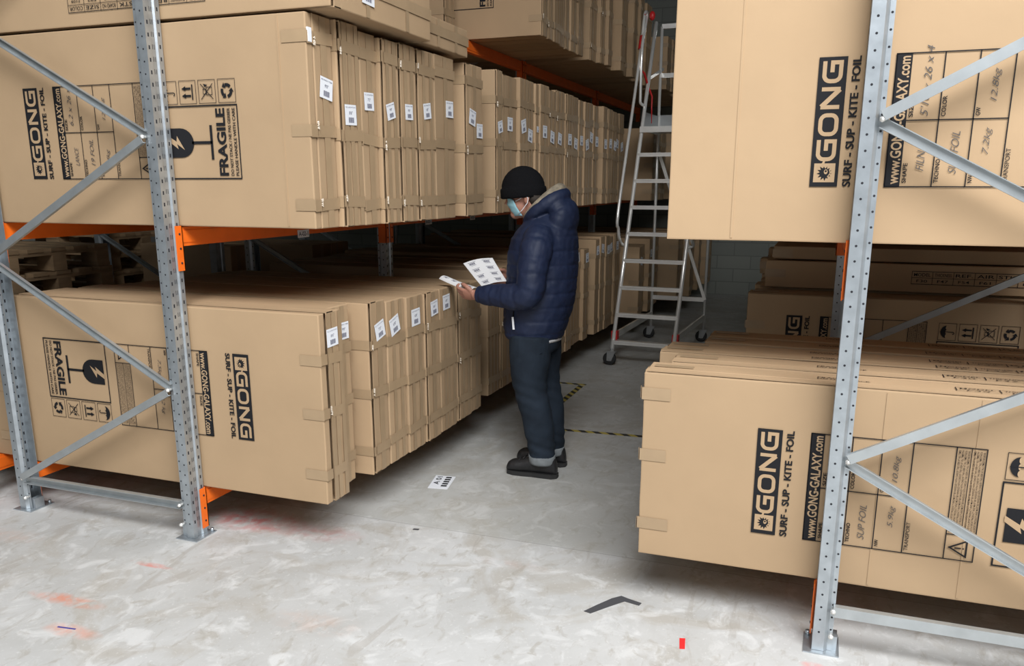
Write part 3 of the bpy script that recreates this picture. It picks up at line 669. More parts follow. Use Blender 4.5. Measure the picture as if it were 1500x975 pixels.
def frame_(xa, xb, y, label, group=None, H_=4.6, holes=True):
    """upright frame across the rack: xa aisle face, xb outer face of the rear upright"""
    s = 1 if xa > xb else -1
    root = tag(empty('upright_frame', ((xa + xb) / 2, y, 0)), label, 'rack frame', group); ox, oy = root.location.x, root.location.y
    def B(mb): mb.v = [(v[0] - ox, v[1] - oy, v[2]) for v in mb.v]; return mb
    B(upright_mesh(xa, y, s, H_, holes)).build('upright', [M['steel'], M['hole']], root)
    B(upright_mesh(xb, y, -s, H_, holes)).build('upright', [M['steel'], M['hole']], root)
    la, lb = xa - s * .061, xb + s * .061; yb = y + .0125
    nod = [(lb, .19, la, .735), (la, .755, lb, 1.30), (lb, 1.325, la, 1.865), (la, 1.885, lb, 2.43), (lb, 2.45, la, 3.0), (la, 3.02, lb, 3.56)]
    for i, (x0, z0, x1, z1) in enumerate(nod):
        yy = yb - .031 if (i % 2 == 0) == (s > 0) else yb - .001
        mb = MB(); mb.chan((x0, yy, z0), (x1, yy, z1), .034, .014, up=(0, 1, 0) if (i % 2 == 0) == (s > 0) else (0, -1, 0)); B(mb).build('brace', M['steel_blue'], root)
    mb = MB(); mb.chan((la, yb - (.002 if s > 0 else .024), .175), (lb, yb - (.002 if s > 0 else .024), .175), .04, .022, up=(0, -s, 0)); B(mb).build('brace', M['steel_blue'], root)
    for x, zs in ((la, (.075, .175, .745, 1.875, 3.01)), (lb, (.075, .182, 1.312, 2.44))):
        for z in zs:
            mb = MB(); mb.cyl((x, yb - .034, z), (x, yb + .0, z), .0065, 8); mb.cyl((x, yb - .030, z), (x, yb - .022, z), .010, 6); B(mb).build('bolt', M['alu'], root)
    for xx, q in ((xa, s), (xb, -s)):
        mb = MB(); x0, x1 = sorted((xx + q * .030, xx - q * .095)); mb.box(x0, x1, y - .020, y + .125, 0, .005)
        for bx in (xx + q * .016, xx - q * .082): mb.cyl((bx, y + .108, .005), (bx, y + .108, .022), .009, 8)
        mb.box(*sorted((xx - q * .054, xx - q * .085)), y + .020, y + .075, .005, .06)
        B(mb).build('foot_plate', M['steel'], root)
    return root
FR = [2.965, 4.965, 7.665, 10.365]
wh = ['nearest', 'second', 'third', 'fourth', 'fifth']
for i, y in enumerate(FR):
    frame_(-2.735, -3.875, y, 'galvanised rack frame with zigzag bracing, %s from the front, left rack' % wh[i], 'frames of the left rack', holes=i < 2)
for i, y in enumerate(FR[:3]):
    frame_(.085, 1.225, y, 'galvanised rack frame with zigzag bracing, %s from the front, right rack' % wh[i], 'frames of the right rack', holes=i < 2)
for i, y in enumerate(FR[1:3]):
    frame_(-4.13, -5.27, y, 'dim galvanised rack frame of the rack behind the left one, %s from the front' % wh[i], 'frames of the rear rack', H_=3.0, holes=False)

def beam(xc, s, ya, yb, zt, label, group=None, tagp=None):
    """orange box beam along the aisle; xc = outer face, s = side it faces"""
    root = tag(empty('pallet_beam', (xc, (ya + yb) / 2, zt)), label, 'rack beam', group); cy = (ya + yb) / 2; L2 = (yb - ya) / 2
    mb = MB(); x0, x1 = sorted((-s * .004, -s * .046)); mb.box(x0, x1, -L2, L2, -.086, 0); mb.box(*sorted((-s * .006, -s * .0005)), -L2, L2, -.070, -.016)
    mb.build('beam_rail', M['orange'], root)
    for q in (-1, 1):
        mb = MB(); y0, y1 = sorted((q * (L2 - .001), q * (L2 + .004)))
        mb.box(*sorted((s * .008, -s * .050)), y0, y1, -.195, .006)
        y0, y1 = sorted((q * (L2 - .001), q * (L2 + .042))); mb.box(*sorted((s * .004, s * .008)), y0, y1, -.195, .006)
        for k in range(3): mb.cyl((s * .008, q * (L2 + .02), -.03 - k * .065), (s * .0105, q * (L2 + .02), -.03 - k * .065), .005, 8, 1)
        mb.build('end_connector', [M['orange'], M['hole']], root)
    if tagp:
        for yy in tagp:
            mb = MB(); a, b_ = sorted((s * .0005, s * .0015)); mb.box(a, b_, yy - cy - .055, yy - cy + .055, -.102, -.060)
            o = mb.build('location_label', M['sticker'], root); o['label'] = 'white location label'
            k = Ink(); k.text('A-02-1', -.045, .045, -.012, .012, .02)
            k.mesh_on(lambda x, y, h: (s * (.0015 + h), yy - cy + s * x, -.081 + y)).build('label_print', [M['ink_grey']] * 3, o)
bays = [(3.062, 4.96), (5.062, 7.66), (7.762, 10.36), (10.462, 12.9)]
lv = [(B1 - .003, 'lower'), (B2 - .003, 'middle'), (B3 - .003, 'top')]
bn = ['first', 'second', 'third', 'fourth']
for zi, (z, ln) in enumerate(lv):
    for bi, (a, c) in enumerate(bays):
        if zi == 2 and bi == 0: continue
        beam(-2.733, 1, a, c, z, 'orange beam, aisle side of the left rack, %s level, %s bay' % (ln, bn[bi]), 'beams of the left rack', ([4.02] if zi == 1 and bi == 0 else [5.62, 6.45] if zi == 1 and bi == 1 else None))
        if bi < 3: beam(-3.877, -1, a, c, z, 'orange rear beam of the left rack, %s level, %s bay' % (ln, bn[bi]), 'rear beams of the left rack')
for zi, (z, ln) in enumerate(lv[:2]):
    for bi, (a, c) in enumerate(bays[:2]):
        beam(.083, -1, a, c, z, 'orange beam, aisle side of the right rack, %s level, %s bay' % (ln, bn[bi]), 'beams of the right rack')
        beam(1.227, 1, a, c, z, 'orange rear beam of the right rack, %s level, %s bay' % (ln, bn[bi]), 'rear beams of the right rack')
beam(-4.128, 1, 3.0, 4.95, B1 - .003, 'orange beam of the rack behind, at the left edge near the floor', 'beams of the rear rack')
beam(-4.128, 1, 5.062, 7.66, B1 - .003, 'orange beam of the rear rack under the dim cartons', 'beams of the rear rack')

# ------------------------------------------------------------------ wooden pallets in the rack behind
def pallet(z, y0, x0, label, dx=0.0):
    root = tag(empty('wooden_pallet', (x0 - .6 + dx, y0 + .4, z)), label, 'pallet', 'pallets stacked in the rear rack')
    mb = MB()
    for i in range(3):
        y = (-.35, 0, .35)[i]; mb.box(-.6, .6, y - .05, y + .05, 0, .022)
    mb.build('bottom_board', M['wood'], root)
    for i in range(3):
        for j in range(3):
            mb = MB(); y = (-.345, 0, .345)[i]; x = (-.53, 0, .53)[j]; mb.box(x - .07, x + .07, y - .05, y + .05, .0222, .1); mb.build('block', M['wood'], root)
    mb = MB()
    for j in (-.53, 0, .53): mb.box(j - .065, j + .065, -.4, .4, .1002, .122)
    for k in range(5):
        y = -.34 + k * .17; mb.box(-.6, .6, y - .055, y + .055, .1222, .144)
    mb.build('deck_board', M['wood'], root)
rp = random.Random(4)
mb = MB(); mb.box(-5.9, -4.175, 3.5, 4.9, .237, .255); tag(mb.build('rack_shelf_board', M['wood']), 'plain board under the stacked pallets in the rack behind', 'shelf board')
for k in range(7):
    pallet(.256 + k * .147, 3.62 + rp.uniform(-.02, .02), -4.55, 'worn wooden pallet, %s from the bottom of the stack left of the distant upright' % ORD[k], rp.uniform(-.015, .015))
for k in range(7):
    pallet(.001 + k * .147 + .256, 5.14 + rp.uniform(-.02, .02), -5.32, 'worn wooden pallet, %s from the bottom of the stack behind the dim carton' % ORD[k], rp.uniform(-.015, .015))
mb = MB(); mb.box(-6.6, -5.285, 5.07, 6.2, .237, .2555); tag(mb.build('rack_shelf_board', M['wood']), 'plain board under the second stack of pallets', 'shelf board')
mb = MB(); mb.box(-5.26, -4.175, 5.3, 5.8, .2135, .2345); tag(mb.build('rack_shelf_board', M['wood']), 'small board under the dim carton in the rear rack', 'shelf board')
mb = MB(); [mb.box(x - .04, x + .04, y - .04, y + .04, 0, .236) for x in (-6.4, -5.42) for y in (5.2, 6.1)]; tag(mb.build('support_block', M['wood']), 'timber blocks carrying the board of the second pallet stack', 'timber')

# ------------------------------------------------------------------ platform ladder
def ladder():
    root = tag(empty('platform_ladder', (-1.79, 7.5, 0), math.radians(-2.7)), 'tall aluminium platform ladder on castors at the end of the aisle', 'ladder')
    W_ = .58; ry = lambda z: .062 + (z - .128) * .406
    def part(n, f, m=M['alu']): mb = MB(); f(mb); return mb.build(n, m, root)
    zt = 3.235
    for x in (0, W_):
        part('front_rail', lambda mb: mb.tube([(x, ry(.13), .13), (x, ry(1), 1), (x, ry(2.2), 2.2), (x, ry(zt), zt)], .019, 12))
        part('rear_leg', lambda mb: mb.tube([(x, 1.60, .13), (x, 1.58, zt)], .016, 10))
        part('side_bar', lambda mb: mb.bar((x, ry(.29), .27), (x, 1.60, .27), .06, .02, up=(1, 0, 0)))
        part('platform_bar', lambda mb: mb.bar((x, ry(2.2), 2.2), (x, 1.60, 2.2), .05, .02, up=(1, 0, 0)))
        part('clamp', lambda mb: mb.box(x - .028, x + .028, ry(.29) + .0, ry(.29) + .07, .235, .315), M['red'])
    for k in range(8):
        z = .225 + k * .2475
        def rung(mb, z=z):
            y = ry(z); mb.box(0.0, W_, y - .024, y + .05, z, z + .006); mb.box(0, W_, y - .026, y - .018, z - .028, z + .008)
            mb.box(0, W_, y - .031, y - .026, z - .004, z + .004); mb.box(0, W_, y + .044, y + .05, z - .022, z)
        part('rung', rung)
    def plat(mb):
        y = ry(2.2); mb.box(-.01, W_ + .01, y - .04, 1.60, 2.185, 2.20); mb.box(-.01, W_ + .01, y - .048, y - .04, 2.16, 2.215)
        for i in range(9): mb.bar((i * .066, y - .049, 2.17), (i * .066 + .05, y - .049, 2.205), .008, .004, up=(0, 1, 0))
    part('platform', plat)
    part('kick_plate', lambda mb: (mb.box(.0, W_, 1.585, 1.595, 2.20, 2.37), mb.box(-.006, .0, ry(2.3) + .03, 1.59, 2.2, 2.36)), M['grey_plastic'])
    for z in (.46, 2.76, 3.235): part('rear_bar', lambda mb, z=z: mb.bar((0, 1.60 if z < 1 else 1.58, z), (W_, 1.60 if z < 1 else 1.58, z), .045, .025, up=(0, 1, 0)))
    part('diagonal_strut', lambda mb: mb.bar((W_, 1.59, .46), (.02, 1.57, 2.0), .032, .02, up=(0, 1, 0)))
    part('diagonal_strut', lambda mb: mb.bar((0, ry(2.68), 2.68), (0, 1.70, 2.84), .03, .012, up=(1, 0, 0)))
    for x in (-.055, W_ + .055):
        q = 1 if x > 0 else -1; xr = 0 if x < 0 else W_
        o = -.17
        pts = [(xr, ry(1.09), 1.09), (x, .50, 1.11), (x, .40, 1.17), (x, .36, 1.26), (x, ry(1.42) - .25, 1.42), (x, ry(2.4) - .235, 2.4), (x, ry(2.97) - .24, 2.97), (x, ry(3.22) - .26, 3.24), (x, ry(3.26) - .22, 3.30), (x, ry(3.22) - .16, 3.26),
               (x * .6 + xr * .4, .93, 2.95), (x * .6 + xr * .4, .925, 2.50), (x * .5 + xr * .5, .94, 2.435), (xr, ry(2.42), 2.415)]
        P = [Vector(p) for p in pts]; sm = []
        for i in range(len(P) - 1):
            a, b_, c, d = P[max(i - 1, 0)], P[i], P[i + 1], P[min(i + 2, len(P) - 1)]
            for t in (0, .25, .5, .75):
                sm.append(.5 * ((2 * b_) + (c - a) * t + (2 * a - 5 * b_ + 4 * c - d) * t * t + (3 * b_ - a - 3 * c + d) * t ** 3))
        part('handrail', lambda mb: mb.tube(sm + [P[-1]], .0145, 10))
        part('rail_sleeve', lambda mb: mb.tube([(x, ry(2.94) - .243, 2.94), (x, ry(3.06) - .243, 3.06)], .027, 12), M['red'])
    part('safety_strap', lambda mb: mb.tube([(-.05, 1.06, 3.27), (-.045, 1.0, 2.95), (-.04, .98, 2.72)], .006, 6), M['red'])
    part('safety_strap', lambda mb: (mb.tube([(-.05, .90, 2.76), (-.02, 1.0, 2.72), (.0, 1.10, 2.60), (.03, 1.14, 2.52), (.035, 1.12, 2.42), (.04, 1.12, 2.26)], [.011, .012, .012, .009, .007, .004], 6)), M['red'])
    part('buckle', lambda mb: mb.ball((-.005, 1.17, 3.27), (.03, .03, .045), n=8), M['red'])
    for (x, y, d) in ((0, ry(.13), 1), (W_, ry(.13), 1), (0, 1.60, 1), (W_, 1.60, 1)):
        r = empty('castor', (x, y, 0)); r.parent = root
        mb = MB(); cx, cz = -.02, .062
        mb.tube([(cx, -.016, cz), (cx, -.013, cz), (cx, .013, cz), (cx, .016, cz)], [.050, .062, .062, .050], 24); mb.build('wheel', M['rubber'], r)
        mb = MB(); mb.cyl((cx, -.018, cz), (cx, .018, cz), .024, 16); mb.build('hub', M['grey_plastic'], r)
        mb = MB(); mb.box(-.045, .045, -.03, .03, .130, .138); mb.cyl((0, 0, .138), (0, 0, .16), .016, 10)
        for s in (-1, 1):
            ya, yb = sorted((s * .021, s * .025))
            v = [(cx - .022, cz - .02), (cx + .022, cz - .02), (.04, .131), (-.04, .131)]
            mb.add([(a, yy, b_) for yy in (ya, yb) for a, b_ in v], [(0, 1, 2, 3), (4, 7, 6, 5), (0, 4, 5, 1), (1, 5, 6, 2), (2, 6, 7, 3), (3, 7, 4, 0)])
        mb.cyl((cx, -.027, cz), (cx, .027, cz), .007, 8); mb.build('fork', M['grey_plastic'], r)
ladder()

# ------------------------------------------------------------------ person
def person():
    root = tag(empty('person', (-1.49, 4.5, 0)), 'person in black beanie, blue mask, navy jacket and jeans reading papers', 'person')
    def arm(mb, pts, rs, n=20):     # limb with taper, sampled smooth
        P = [Vector(p) for p in pts]; out = []; rr = []
        for i in range(len(P) - 1):
            a, b_, c, d = P[max(i - 1, 0)], P[i], P[i + 1], P[min(i + 2, len(P) - 1)]
            for k in range(8):
                t = k / 8; out.append(.5 * ((2 * b_) + (c - a) * t + (2 * a - 5 * b_ + 4 * c - d) * t * t + (3 * b_ - a - 3 * c + d) * t ** 3)); rr.append(rs[i] * (1 - t) + rs[i + 1] * t)
        mb.tube(out + [P[-1]], rr + [rs[-1]], n); return out, rr
    Xv = lambda a: (a, 0, 0); Yv = lambda a: (0, a, 0)
    # body: head, neck, trunk, arms, hands and legs in one skin
    b = MB()
    b.ball((-.082, 0, 1.648), (.100, .076, .112), (0, -10, 0), 24)                 # skull
    b.ball((-.118, 0, 1.565), (.072, .062, .078), (0, 14, 0), 20)                  # face and jaw
    b.ball((-.150, 0, 1.510), (.030, .034, .028), n=12)                             # chin
    b.tube([(-.176, 0, 1.622), (-.196, 0, 1.588), (-.204, 0, 1.572), (-.184, 0, 1.563)], [.010, .013, .016, .012], 10)   # nose
    for s in (-1, 1):
        b.ball((-.158, s * .034, 1.618), (.020, .018, .012), n=10)                  # brow / eye
        b.ball((-.058, s * .078, 1.600), (.019, .009, .032), (0, 12, s * 14), n=12)  # ear
        b.ball((-.060, s * .083, 1.604), (.011, .007, .020), (0, 12, 0), n=10)
    b.tube([(-.178, -.02, 1.537), (-.183, 0, 1.535), (-.178, .02, 1.537)], .0075, 8)  # mouth
    b.loft([((.035, 0, 1.40), Xv(.075), Yv(.085)), ((.005, 0, 1.46), Xv(.062), Yv(.062)), ((-.035, 0, 1.52), Xv(.058), Yv(.056)), ((-.055, 0, 1.58), Xv(.06), Yv(.056))])
    b.loft([((-.03, 0, .80), Xv(.11), Yv(.15)), ((-.02, 0, 1.0), Xv(.11), Yv(.14)), ((.0, 0, 1.2), Xv(.12), Yv(.16)), ((.02, 0, 1.36), Xv(.11), Yv(.18)), ((.03, 0, 1.44), Xv(.07), Yv(.10))])
    ln = [(.03, -.17, 1.39), (.035, -.235, 1.26), (.03, -.26, 1.10), (-.12, -.235, 1.075), (-.30, -.195, 1.068), (-.335, -.19, 1.066)]
    arm(b, ln, [.055, .05, .045, .042, .030, .027], 16)
    lf = [(.03, .17, 1.39), (.03, .24, 1.26), (.02, .25, 1.12), (-.10, .19, 1.12), (-.19, .10, 1.13), (-.225, .075, 1.135)]
    arm(b, lf, [.055, .05, .045, .042, .030, .027], 16)
    legs = [[(-.03, -.085, .86), (-.035, -.095, .66), (-.02, -.10, .48), (.03, -.10, .30), (.055, -.09, .10)], [(-.03, .09, .86), (-.03, .10, .66), (-.01, .105, .48), (.03, .11, .30), (.04, .12, .10)]]
    for lg in legs: arm(b, lg, [.10, .088, .062, .058, .045], 16)
    # hands: palm, four unequal fingers curled round the sheet, thumb from the side of the palm
    def hand(c, d, up, sd, sheet):
        c = Vector(c); d = Vector(d).normalized(); sd = Vector(sd).normalized(); up = d.cross(sd).normalized() * sheet
        R = Matrix([(d[i], sd[i], up[i], 0) for i in range(3)] + [(0, 0, 0, 1)])
        T = lambda p: c + (R @ Vector(p))
        vs = []
        rg = [(T((-.045, 0, 0)), d * 0 + sd * .026, up * .019), (T((-.02, 0, 0)), sd * .036, up * .017), (T((.02, 0, 0)), sd * .041, up * .015), (T((.045, 0, 0)), sd * .038, up * .012)]
        b.loft(rg, 16)
        for k, (o, l) in enumerate(((-.029, .072), (-.010, .080), (.010, .075), (.028, .060))):
            b.tube([T((.02, o, 0)), T((.045, o * 1.05, -.001)), T((.045 + l * .45, o * 1.1, -.012)), T((.045 + l * .68, o * 1.1, -.030)), T((.045 + l * .60, o * 1.08, -.050))], [.010, .0100, .0092, .0085, .0072], 10)
        b.tube([T((-.015, -.030, .0)), T((.012, -.052, -.008)), T((.038, -.056, -.020)), T((.058, -.048, -.030))], [.014, .0125, .0108, .0085], 10)
    hand((-.352, -.186, 1.066), (-1, .12, .02), None, (0.1, .55, -.85), 1)
    hand((-.245, .055, 1.138), (-.75, -.6, .05), None, (-.2, .1, -.9), -1)
    link('body', remesh(b, .0048, 2), M['skin'], root)
    # jeans
    j = MB()
    j.loft([((-.022, 0, .93), Xv(.135), Yv(.17)), ((-.025, 0, .86), Xv(.140), Yv(.178)), ((-.022, 0, .80), Xv(.140), Yv(.182)), ((-.02, 0, .75), Xv(.125), Yv(.165)), ((-.02, 0, .72), Xv(.08), Yv(.12))])
    jl = [[(-.025, -.085, .84), (-.030, -.092, .70), (-.030, -.098, .58), (-.015, -.100, .48), (.012, -.100, .40), (.030, -.098, .30), (.044, -.095, .20), (.050, -.092, .115)],
          [(-.025, .09, .84), (-.022, .10, .70), (-.015, .105, .58), (.0, .108, .48), (.02, .11, .40), (.032, .114, .30), (.040, .12, .20), (.040, .124, .10)]]
    for g in jl: arm(j, g, [.125, .118, .102, .092, .090, .088, .080, .074], 24)
    me = remesh(j, .008, 4)
    NN = [v.normal.copy() for v in me.vertices]
    for v, vn in zip(me.vertices, NN):       # folds at knee and ankle
        c = v.co; f = (math.sin(c.z * 95 + c.x * 30 + c.y * 20) * .0028 * (math.exp(-((c.z - .50) / .09) ** 2) + 1.2 * math.exp(-((c.z - .19) / .07) ** 2)) + noise.noise(c * 9) * .005)
        v.co = c + vn * f
    jn = link('jeans', me, M['jeans'], root)
    mb = MB(); mb.tube([(-.085, -.262 + .075, .80), (-.05, -.188, .755), (.02, -.186, .735), (.07, -.172, .76)], .003, 6); mb.build('pocket_seam', M['jeans'], jn)
    for (x, y, z0, z1) in ((.052, -.092, .082, .138), (.042, .124, .072, .122)):
        k = MB(); k.loft([((x, y, z0), Xv(.074), Yv(.070)), ((x - .001, y, z0 + .012), Xv(.079), Yv(.075)), ((x - .003, y, z1 - .01), Xv(.080), Yv(.076)), ((x - .003, y, z1), Xv(.078), Yv(.074)), ((x - .003, y, z1 - .004), Xv(.07), Yv(.066))], cap=True)
        o = k.build('trouser_cuff', M['cuffs'], root); o['label'] = 'turned-up pale denim cuff'
    # boots
    for (x, y, ang) in ((0, -.092, 0), (-.012, .125, -.05)):
        k = MB(); bx = x
        rg = []
        for (px, hw, zt) in ((-.168, .022, .040), (-.158, .038, .062), (-.135, .048, .078), (-.10, .051, .086), (-.06, .048, .096), (-.02, .044, .115), (.02, .043, .135), (.07, .044, .14), (.115, .040, .135), (.135, .030, .10), (.143, .016, .06)):
            rg.append(((bx + px, y, .022 + (zt - .022) / 2), (0, hw, 0), (0, 0, (zt - .015) / 2 + .004)))
        k.loft(rg, 20); k.loft([((x + .055, y, .08), Xv(.072), Yv(.050)), ((x + .055, y, .14), Xv(.066), Yv(.055)), ((x + .055, y, .165), Xv(.060), Yv(.055))], 20)
        o = link('boot', remesh(k, .005, 3), M['boot'], root)
        s_ = MB(); out = [(-.172, .0), (-.160, .034), (-.12, .050), (-.06, .049), (.0, .042), (.06, .044), (.12, .042), (.146, .022), (.148, 0)]
        pts = [(bx + a, y + b_) for a, b_ in out] + [(bx + a, y - b_) for a, b_ in out[-2:0:-1]]; n = len(pts)
        s_.add([(p[0], p[1], .001) for p in pts] + [(p[0], p[1], .026) for p in pts], [tuple(range(n))[::-1], tuple(range(n, 2 * n))] + [(i, (i + 1) % n, n + (i + 1) % n, n + i) for i in range(n)])
        s_.build('sole', M['rubber'], o, fix=True)
        lc = MB()
        for q in range(4):
            px = -.085 + q * .028; z = .096 + q * .013; lc.tube([(bx + px, y - .03, z - .004), (bx + px + .004, y, z + .006), (bx + px, y + .03, z - .004)], .0028, 6)
        lc.build('laces', M['rubber'], o)
    # jacket
    k = MB()
    R_ = [(.812, -.190, .118, .178), (.835, -.208, .135, .188), (.88, -.212, .155, .194), (.98, -.207, .185, .200), (1.10, -.198, .208, .205), (1.20, -.190, .213, .210), (1.30, -.182, .214, .218), (1.38, -.160, .212, .212), (1.44, -.115, .195, .175), (1.49, -.075, .150, .115), (1.52, -.05, .12, .08)]
    seams = [.850 + i * .078 for i in range(8)]
    def prof(z):
        for i in range(len(R_) - 1):
            if R_[i][0] <= z <= R_[i + 1][0]:
                t = (z - R_[i][0]) / (R_[i + 1][0] - R_[i][0]); return [R_[i][q] * (1 - t) + R_[i + 1][q] * t for q in (1, 2, 3)]
    rg = []; z = .812
    while z < 1.52:
        xf, xb, yy = prof(z); q = min(abs(z - s) for s in seams); g = -.006 * math.exp(-(q / .006) ** 2) + .0015
        rg.append((((xf + xb) / 2, 0, z), Xv((xb - xf) / 2 + g), Yv(yy + g))); z += .006
    k.loft(rg, 48)
    def sleeve(pts, rs):
        P = [Vector(p) for p in pts]; out = []; rr = []; dist = 0; last = None
        for i in range(len(P) - 1):
            a, b_, c, d = P[max(i - 1, 0)], P[i], P[i + 1], P[min(i + 2, len(P) - 1)]
            for q in range(16):
                t = q / 16; p = .5 * ((2 * b_) + (c - a) * t + (2 * a - 5 * b_ + 4 * c - d) * t * t + (3 * b_ - a - 3 * c + d) * t ** 3)
                if last is not None: dist += (p - last).length
                last = p; m_ = abs((dist % .082) - .041); g = -.004 * math.exp(-((.041 - m_) / .007) ** 2) + .001
                out.append(p); rr.append(rs[i] * (1 - t) + rs[i + 1] * t + g)
        k.tube(out + [P[-1]], rr + [rs[-1]], 24)
    sleeve([(.04, -.13, 1.40), (.045, -.205, 1.34), (.035, -.245, 1.22), (.025, -.262, 1.11), (-.05, -.255, 1.078), (-.17, -.225, 1.075), (-.300, -.195, 1.070)], [.085, .088, .082, .080, .074, .066, .047])
    sleeve([(.04, .13, 1.40), (.045, .205, 1.34), (.03, .25, 1.22), (.02, .25, 1.12), (-.04, .22, 1.11), (-.11, .16, 1.118), (-.195, .092, 1.13)], [.085, .088, .082, .080, .074, .066, .047])
    # hood lying behind the neck
    k.ball((.130, 0, 1.475), (.082, .135, .125), (0, 18, 0), 24)
    k.ball((.115, 0, 1.545), (.080, .115, .075), (0, 35, 0), 22)
    ringp = [(.028 + .100 * math.cos(a), .098 * math.sin(a), 1.545 + .072 * math.cos(a)) for a in [i * 2 * math.pi / 28 for i in range(28)]]
    k.tube(ringp, [.036 + .006 * math.cos(i * 2 * math.pi / 28) for i in range(28)], 14, closed=True)
    me = remesh(k, .0065, 2)
    NN = [v.normal.copy() for v in me.vertices]
    for v, vn in zip(me.vertices, NN):
        c = v.co; v.co = c + vn * (noise.noise(c * 11) * .004 + (.0035 * noise.noise(c * 28)))
    jk = link('jacket', me, M['jacket'], root)
    l_ = MB(); lp = [(.012 + .100 * math.cos(a), .088 * math.sin(a), 1.571 + .080 * math.cos(a)) for a in [i * 2 * math.pi / 28 for i in range(28)]]
    l_.tube(lp, [.021 + .010 * math.cos(i * 2 * math.pi / 28) for i in range(28)], 12, closed=True)
    o = l_.build('hood_lining', M['lining'], jk); o['label'] = 'grey beige patterned hood lining'
    zp = MB(); zp.tube([(-.095, -.184, .985), (-.10, -.186, .93)], .0032, 6); zp.build('pocket_zip', M['ink'], jk)
    zp = MB(); zp.bar((-.096, -.198, .955), (-.088, -.202, .885), .011, .004, up=(0, 1, 0)); o = zp.build('zip_pull', M['sticker'], jk); o['label'] = 'pale zip pull'
    st = MB(); st.loft([((-.02, 0, .803), Xv(.143), Yv(.183)), ((-.02, 0, .818), Xv(.145), Yv(.186))], 40); st.build('shirt_hem', M['shirt'], root)
    # beanie with folded brim
    h = MB(); ax = Matrix.Rotation(math.radians(-4), 3, 'Y'); C0 = Vector((-.102, 0, 1.60))
    rg = [(C0 + ax @ Vector((0, 0, z)), ax @ Vector((a, 0, 0)), ax @ Vector((0, c, 0))) for z, a, c in
          ((.0, .122, .092), (.002, .130, .100), (.012, .133, .104), (.045, .133, .104), (.055, .131, .102), (.058, .124, .096), (.075, .123, .096), (.10, .115, .091), (.125, .100, .080), (.145, .080, .066), (.162, .054, .046), (.171, .028, .024), (.174, .006, .006))]
    h.loft(rg, 40); h.build('beanie', M['beanie'], root)
    hr = MB(); hr.loft([((-.012, 0, 1.555), Xv(.045), Yv(.058)), ((-.022, 0, 1.585), Xv(.052), Yv(.070)), ((-.03, 0, 1.615), Xv(.055), Yv(.080))], 24); hr.build('hair', M['hair'], root)
    # face mask with pleats and ear loops
    mk = MB(); vs = []; n1, n2 = 12, 20
    for i in range(n1 + 1):
        t = i / n1; zc = 1.600 - t * .112
        for jx in range(n2 + 1):
            a = math.radians(-80 + 160 * jx / n2); pl = .0025 * math.sin(t * math.pi * 6)
            cx_ = -.128 + .052 * t; fr = -.196 + .050 * max(0, t - .45) ** 1.2 * 1.6; rx = cx_ - fr + pl; ry_ = (.071 - .013 * t * t)
            vs.append((cx_ - rx * math.cos(a), ry_ * math.sin(a) * (1 + pl), zc + .012 * math.cos(a) - .016 * (1 - math.cos(a)) * (.5 - t) * 2))
    mk.add(vs, [(i * (n2 + 1) + q, i * (n2 + 1) + q + 1, (i + 1) * (n2 + 1) + q + 1, (i + 1) * (n2 + 1) + q) for i in range(n1) for q in range(n2)], 0, True)
    me = baked(mk.mesh('mask'), [('SOLIDIFY', dict(thickness=.003, offset=0))])
    mo = link('face_mask', me, M['mask'], root)
    for s in (-1, 1):
        e = MB(); e.tube([(-.124, s * .070, 1.583), (-.095, s * .080, 1.597), (-.062, s * .089, 1.618), (-.046, s * .090, 1.600), (-.050, s * .086, 1.575), (-.085, s * .076, 1.535), (-.118, s * .062, 1.508)], .0022, 6)
        e.build('ear_loop', M['sticker'], mo)
person()

# ------------------------------------------------------------------ the two sheets the person holds
def sheet(name, A, B_, C_, D_, label, rows, cols):
    """thin, slightly bowed sheet through four corners A B (far edge) C D (near edge)"""
    A, B_, C_, D_ = map(Vector, (A, B_, C_, D_)); o0 = Vector((-1.49, 4.5, 0)); nrm = (B_ - A).cross(D_ - A).normalized()
    if nrm.z < 0: nrm = -nrm
    def S(u, v): return A * (1 - u) * (1 - v) + B_ * u * (1 - v) + C_ * u * v + D_ * (1 - u) * v + nrm * (.012 * math.sin(math.pi * u) - .006 * math.sin(math.pi * v))
    n = 8; base = S(.5, .5); mb = MB()
    for h, o_ in ((0, 1), (-.0007, -1)):
        vs = [S(i / n, j / n) + nrm * h - base for j in range(n + 1) for i in range(n + 1)]
        mb.add(vs, [((j * (n + 1) + i, j * (n + 1) + i + 1, (j + 1) * (n + 1) + i + 1, (j + 1) * (n + 1) + i))[::o_] for j in range(n) for i in range(n)])
    o = mb.build(name, M['paper'], None, base + o0); tag(o, label, 'paper')
    k = Ink()
    for r in range(rows):
        for c in range(cols):
            x = (c + .5) / cols; y = (r + .5) / rows
            for q in range(7): k.rect(x - .11 + q * .03, x - .11 + q * .03 + (.022 if q % 2 else .015), y - .035, y + .035)
            k.rect(x - .14, x + .14, y + .055, y + .066); k.rect(x - .08, x + .10, y - .066, y - .058)
    k.mesh_on(lambda x, y, h: S(x, 1 - y) + nrm * (h + .0006) - base).build('barcode_print', [M['ink_grey']] * 3, o)
sheet('paper_sheet', (-.495, .04, 1.218), (-.325, .08, 1.252), (-.166, -.10, 1.140), (-.300, -.14, 1.106), 'white sheet with two columns of barcodes, upper one held up by the person', 4, 2)
sheet('paper_sheet', (-.600, -.08, 1.136), (-.556, -.06, 1.150), (-.300, -.185, 1.106), (-.345, -.215, 1.090), 'narrow white sheet seen nearly edge-on, in the near hand of the person', 4, 1)

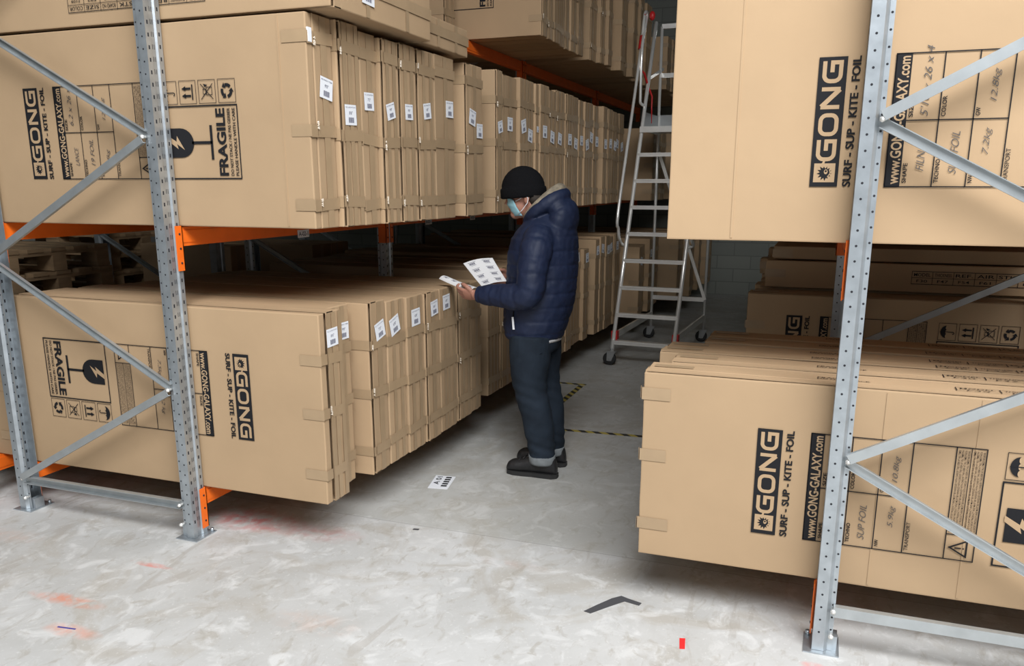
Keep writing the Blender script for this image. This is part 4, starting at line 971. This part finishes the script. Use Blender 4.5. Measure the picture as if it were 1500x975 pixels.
# ------------------------------------------------------------------ things lying on the floor
def flat(name, pts, m, label, cat, h=.0015, prt=None, group=None):
    cx = sum(p[0] for p in pts) / len(pts); cy = sum(p[1] for p in pts) / len(pts); n = len(pts); mb = MB()
    P = [(p[0] - cx, p[1] - cy) for p in pts]
    mb.add([(p[0], p[1], 0) for p in P] + [(p[0], p[1], h) for p in P], [tuple(range(n))[::-1], tuple(range(n, 2 * n))] + [(i, (i + 1) % n, n + (i + 1) % n, n + i) for i in range(n)])
    o = mb.build(name, m, None, (cx, cy, .0003), fix=True); tag(o, label, cat, group); return o
lab = flat('floor_label', [(-1.986, 3.995), (-2.03, 4.20), (-1.91, 4.215), (-1.872, 4.012)], M['sticker'], 'white label with black print stuck on the floor beside the left cartons', 'label')
k = Ink(); k.text('A 01', -.04, .09, .012, .045, .02)
for q in range(5): k.rect(-.07 + q * .034, -.07 + q * .034 + .022, -.042, -.008)
ca, sa = math.cos(math.radians(102)), math.sin(math.radians(102))
k.mesh_on(lambda x, y, h: (x * ca - y * sa, x * sa + y * ca, .0015 + h)).build('label_print', [M['ink']] * 3, lab)
def tape_line(a, b_, w_, label):
    a = Vector(a); b_ = Vector(b_); d = (b_ - a).normalized(); n_ = Vector((-d.y, d.x)) * w_ / 2
    return flat('hazard_tape', [tuple(a + n_), tuple(a - n_), tuple(b_ - n_), tuple(b_ + n_)], M['tape_yellow'], label, 'floor tape', .001, group='hazard tape marking')
tape_line((-1.83, 5.90), (-1.83, 6.66), .05, 'black and yellow hazard tape strip on the floor running along the aisle')
tape_line((-2.25, 6.70), (-1.80, 6.70), .045, 'short black and yellow tape piece on the floor at the far corner')
tape_line((-1.75, 5.345), (-.62, 5.42), .045, 'black and yellow hazard tape crossing the aisle behind the person')
flat('tape_scrap', [(-.386, 2.880), (-.365, 2.886), (-.355, 2.812), (-.374, 2.806)], M['tape_red'], 'small red tape rectangle on the bright floor, bottom right of centre', 'tape')
o = flat('paper_strip', [(-.782, 2.952), (-.752, 2.944), (-.690, 3.030), (-.645, 3.088), (-.582, 3.074), (-.576, 3.098), (-.640, 3.118), (-.668, 3.130), (-.700, 3.096), (-.745, 3.020)], M['strip_dark'], 'torn dark grey strip lying crooked on the bright floor', 'scrap')
flat('tape_scrap', [(-2.672, 2.121), (-2.592, 2.132), (-2.593, 2.138), (-2.673, 2.128)], mat('blue_scrap', (.06, .06, .3), .6), 'thin dark blue sliver on the floor, bottom left', 'scrap')
flat('tape_scrap', [(-1.80, 3.44), (-1.77, 3.445), (-1.772, 3.46), (-1.80, 3.455)], M['strip_dark'], 'tiny dark scrap on the floor near the joint', 'scrap')

bpy.data.scenes.remove(TS)
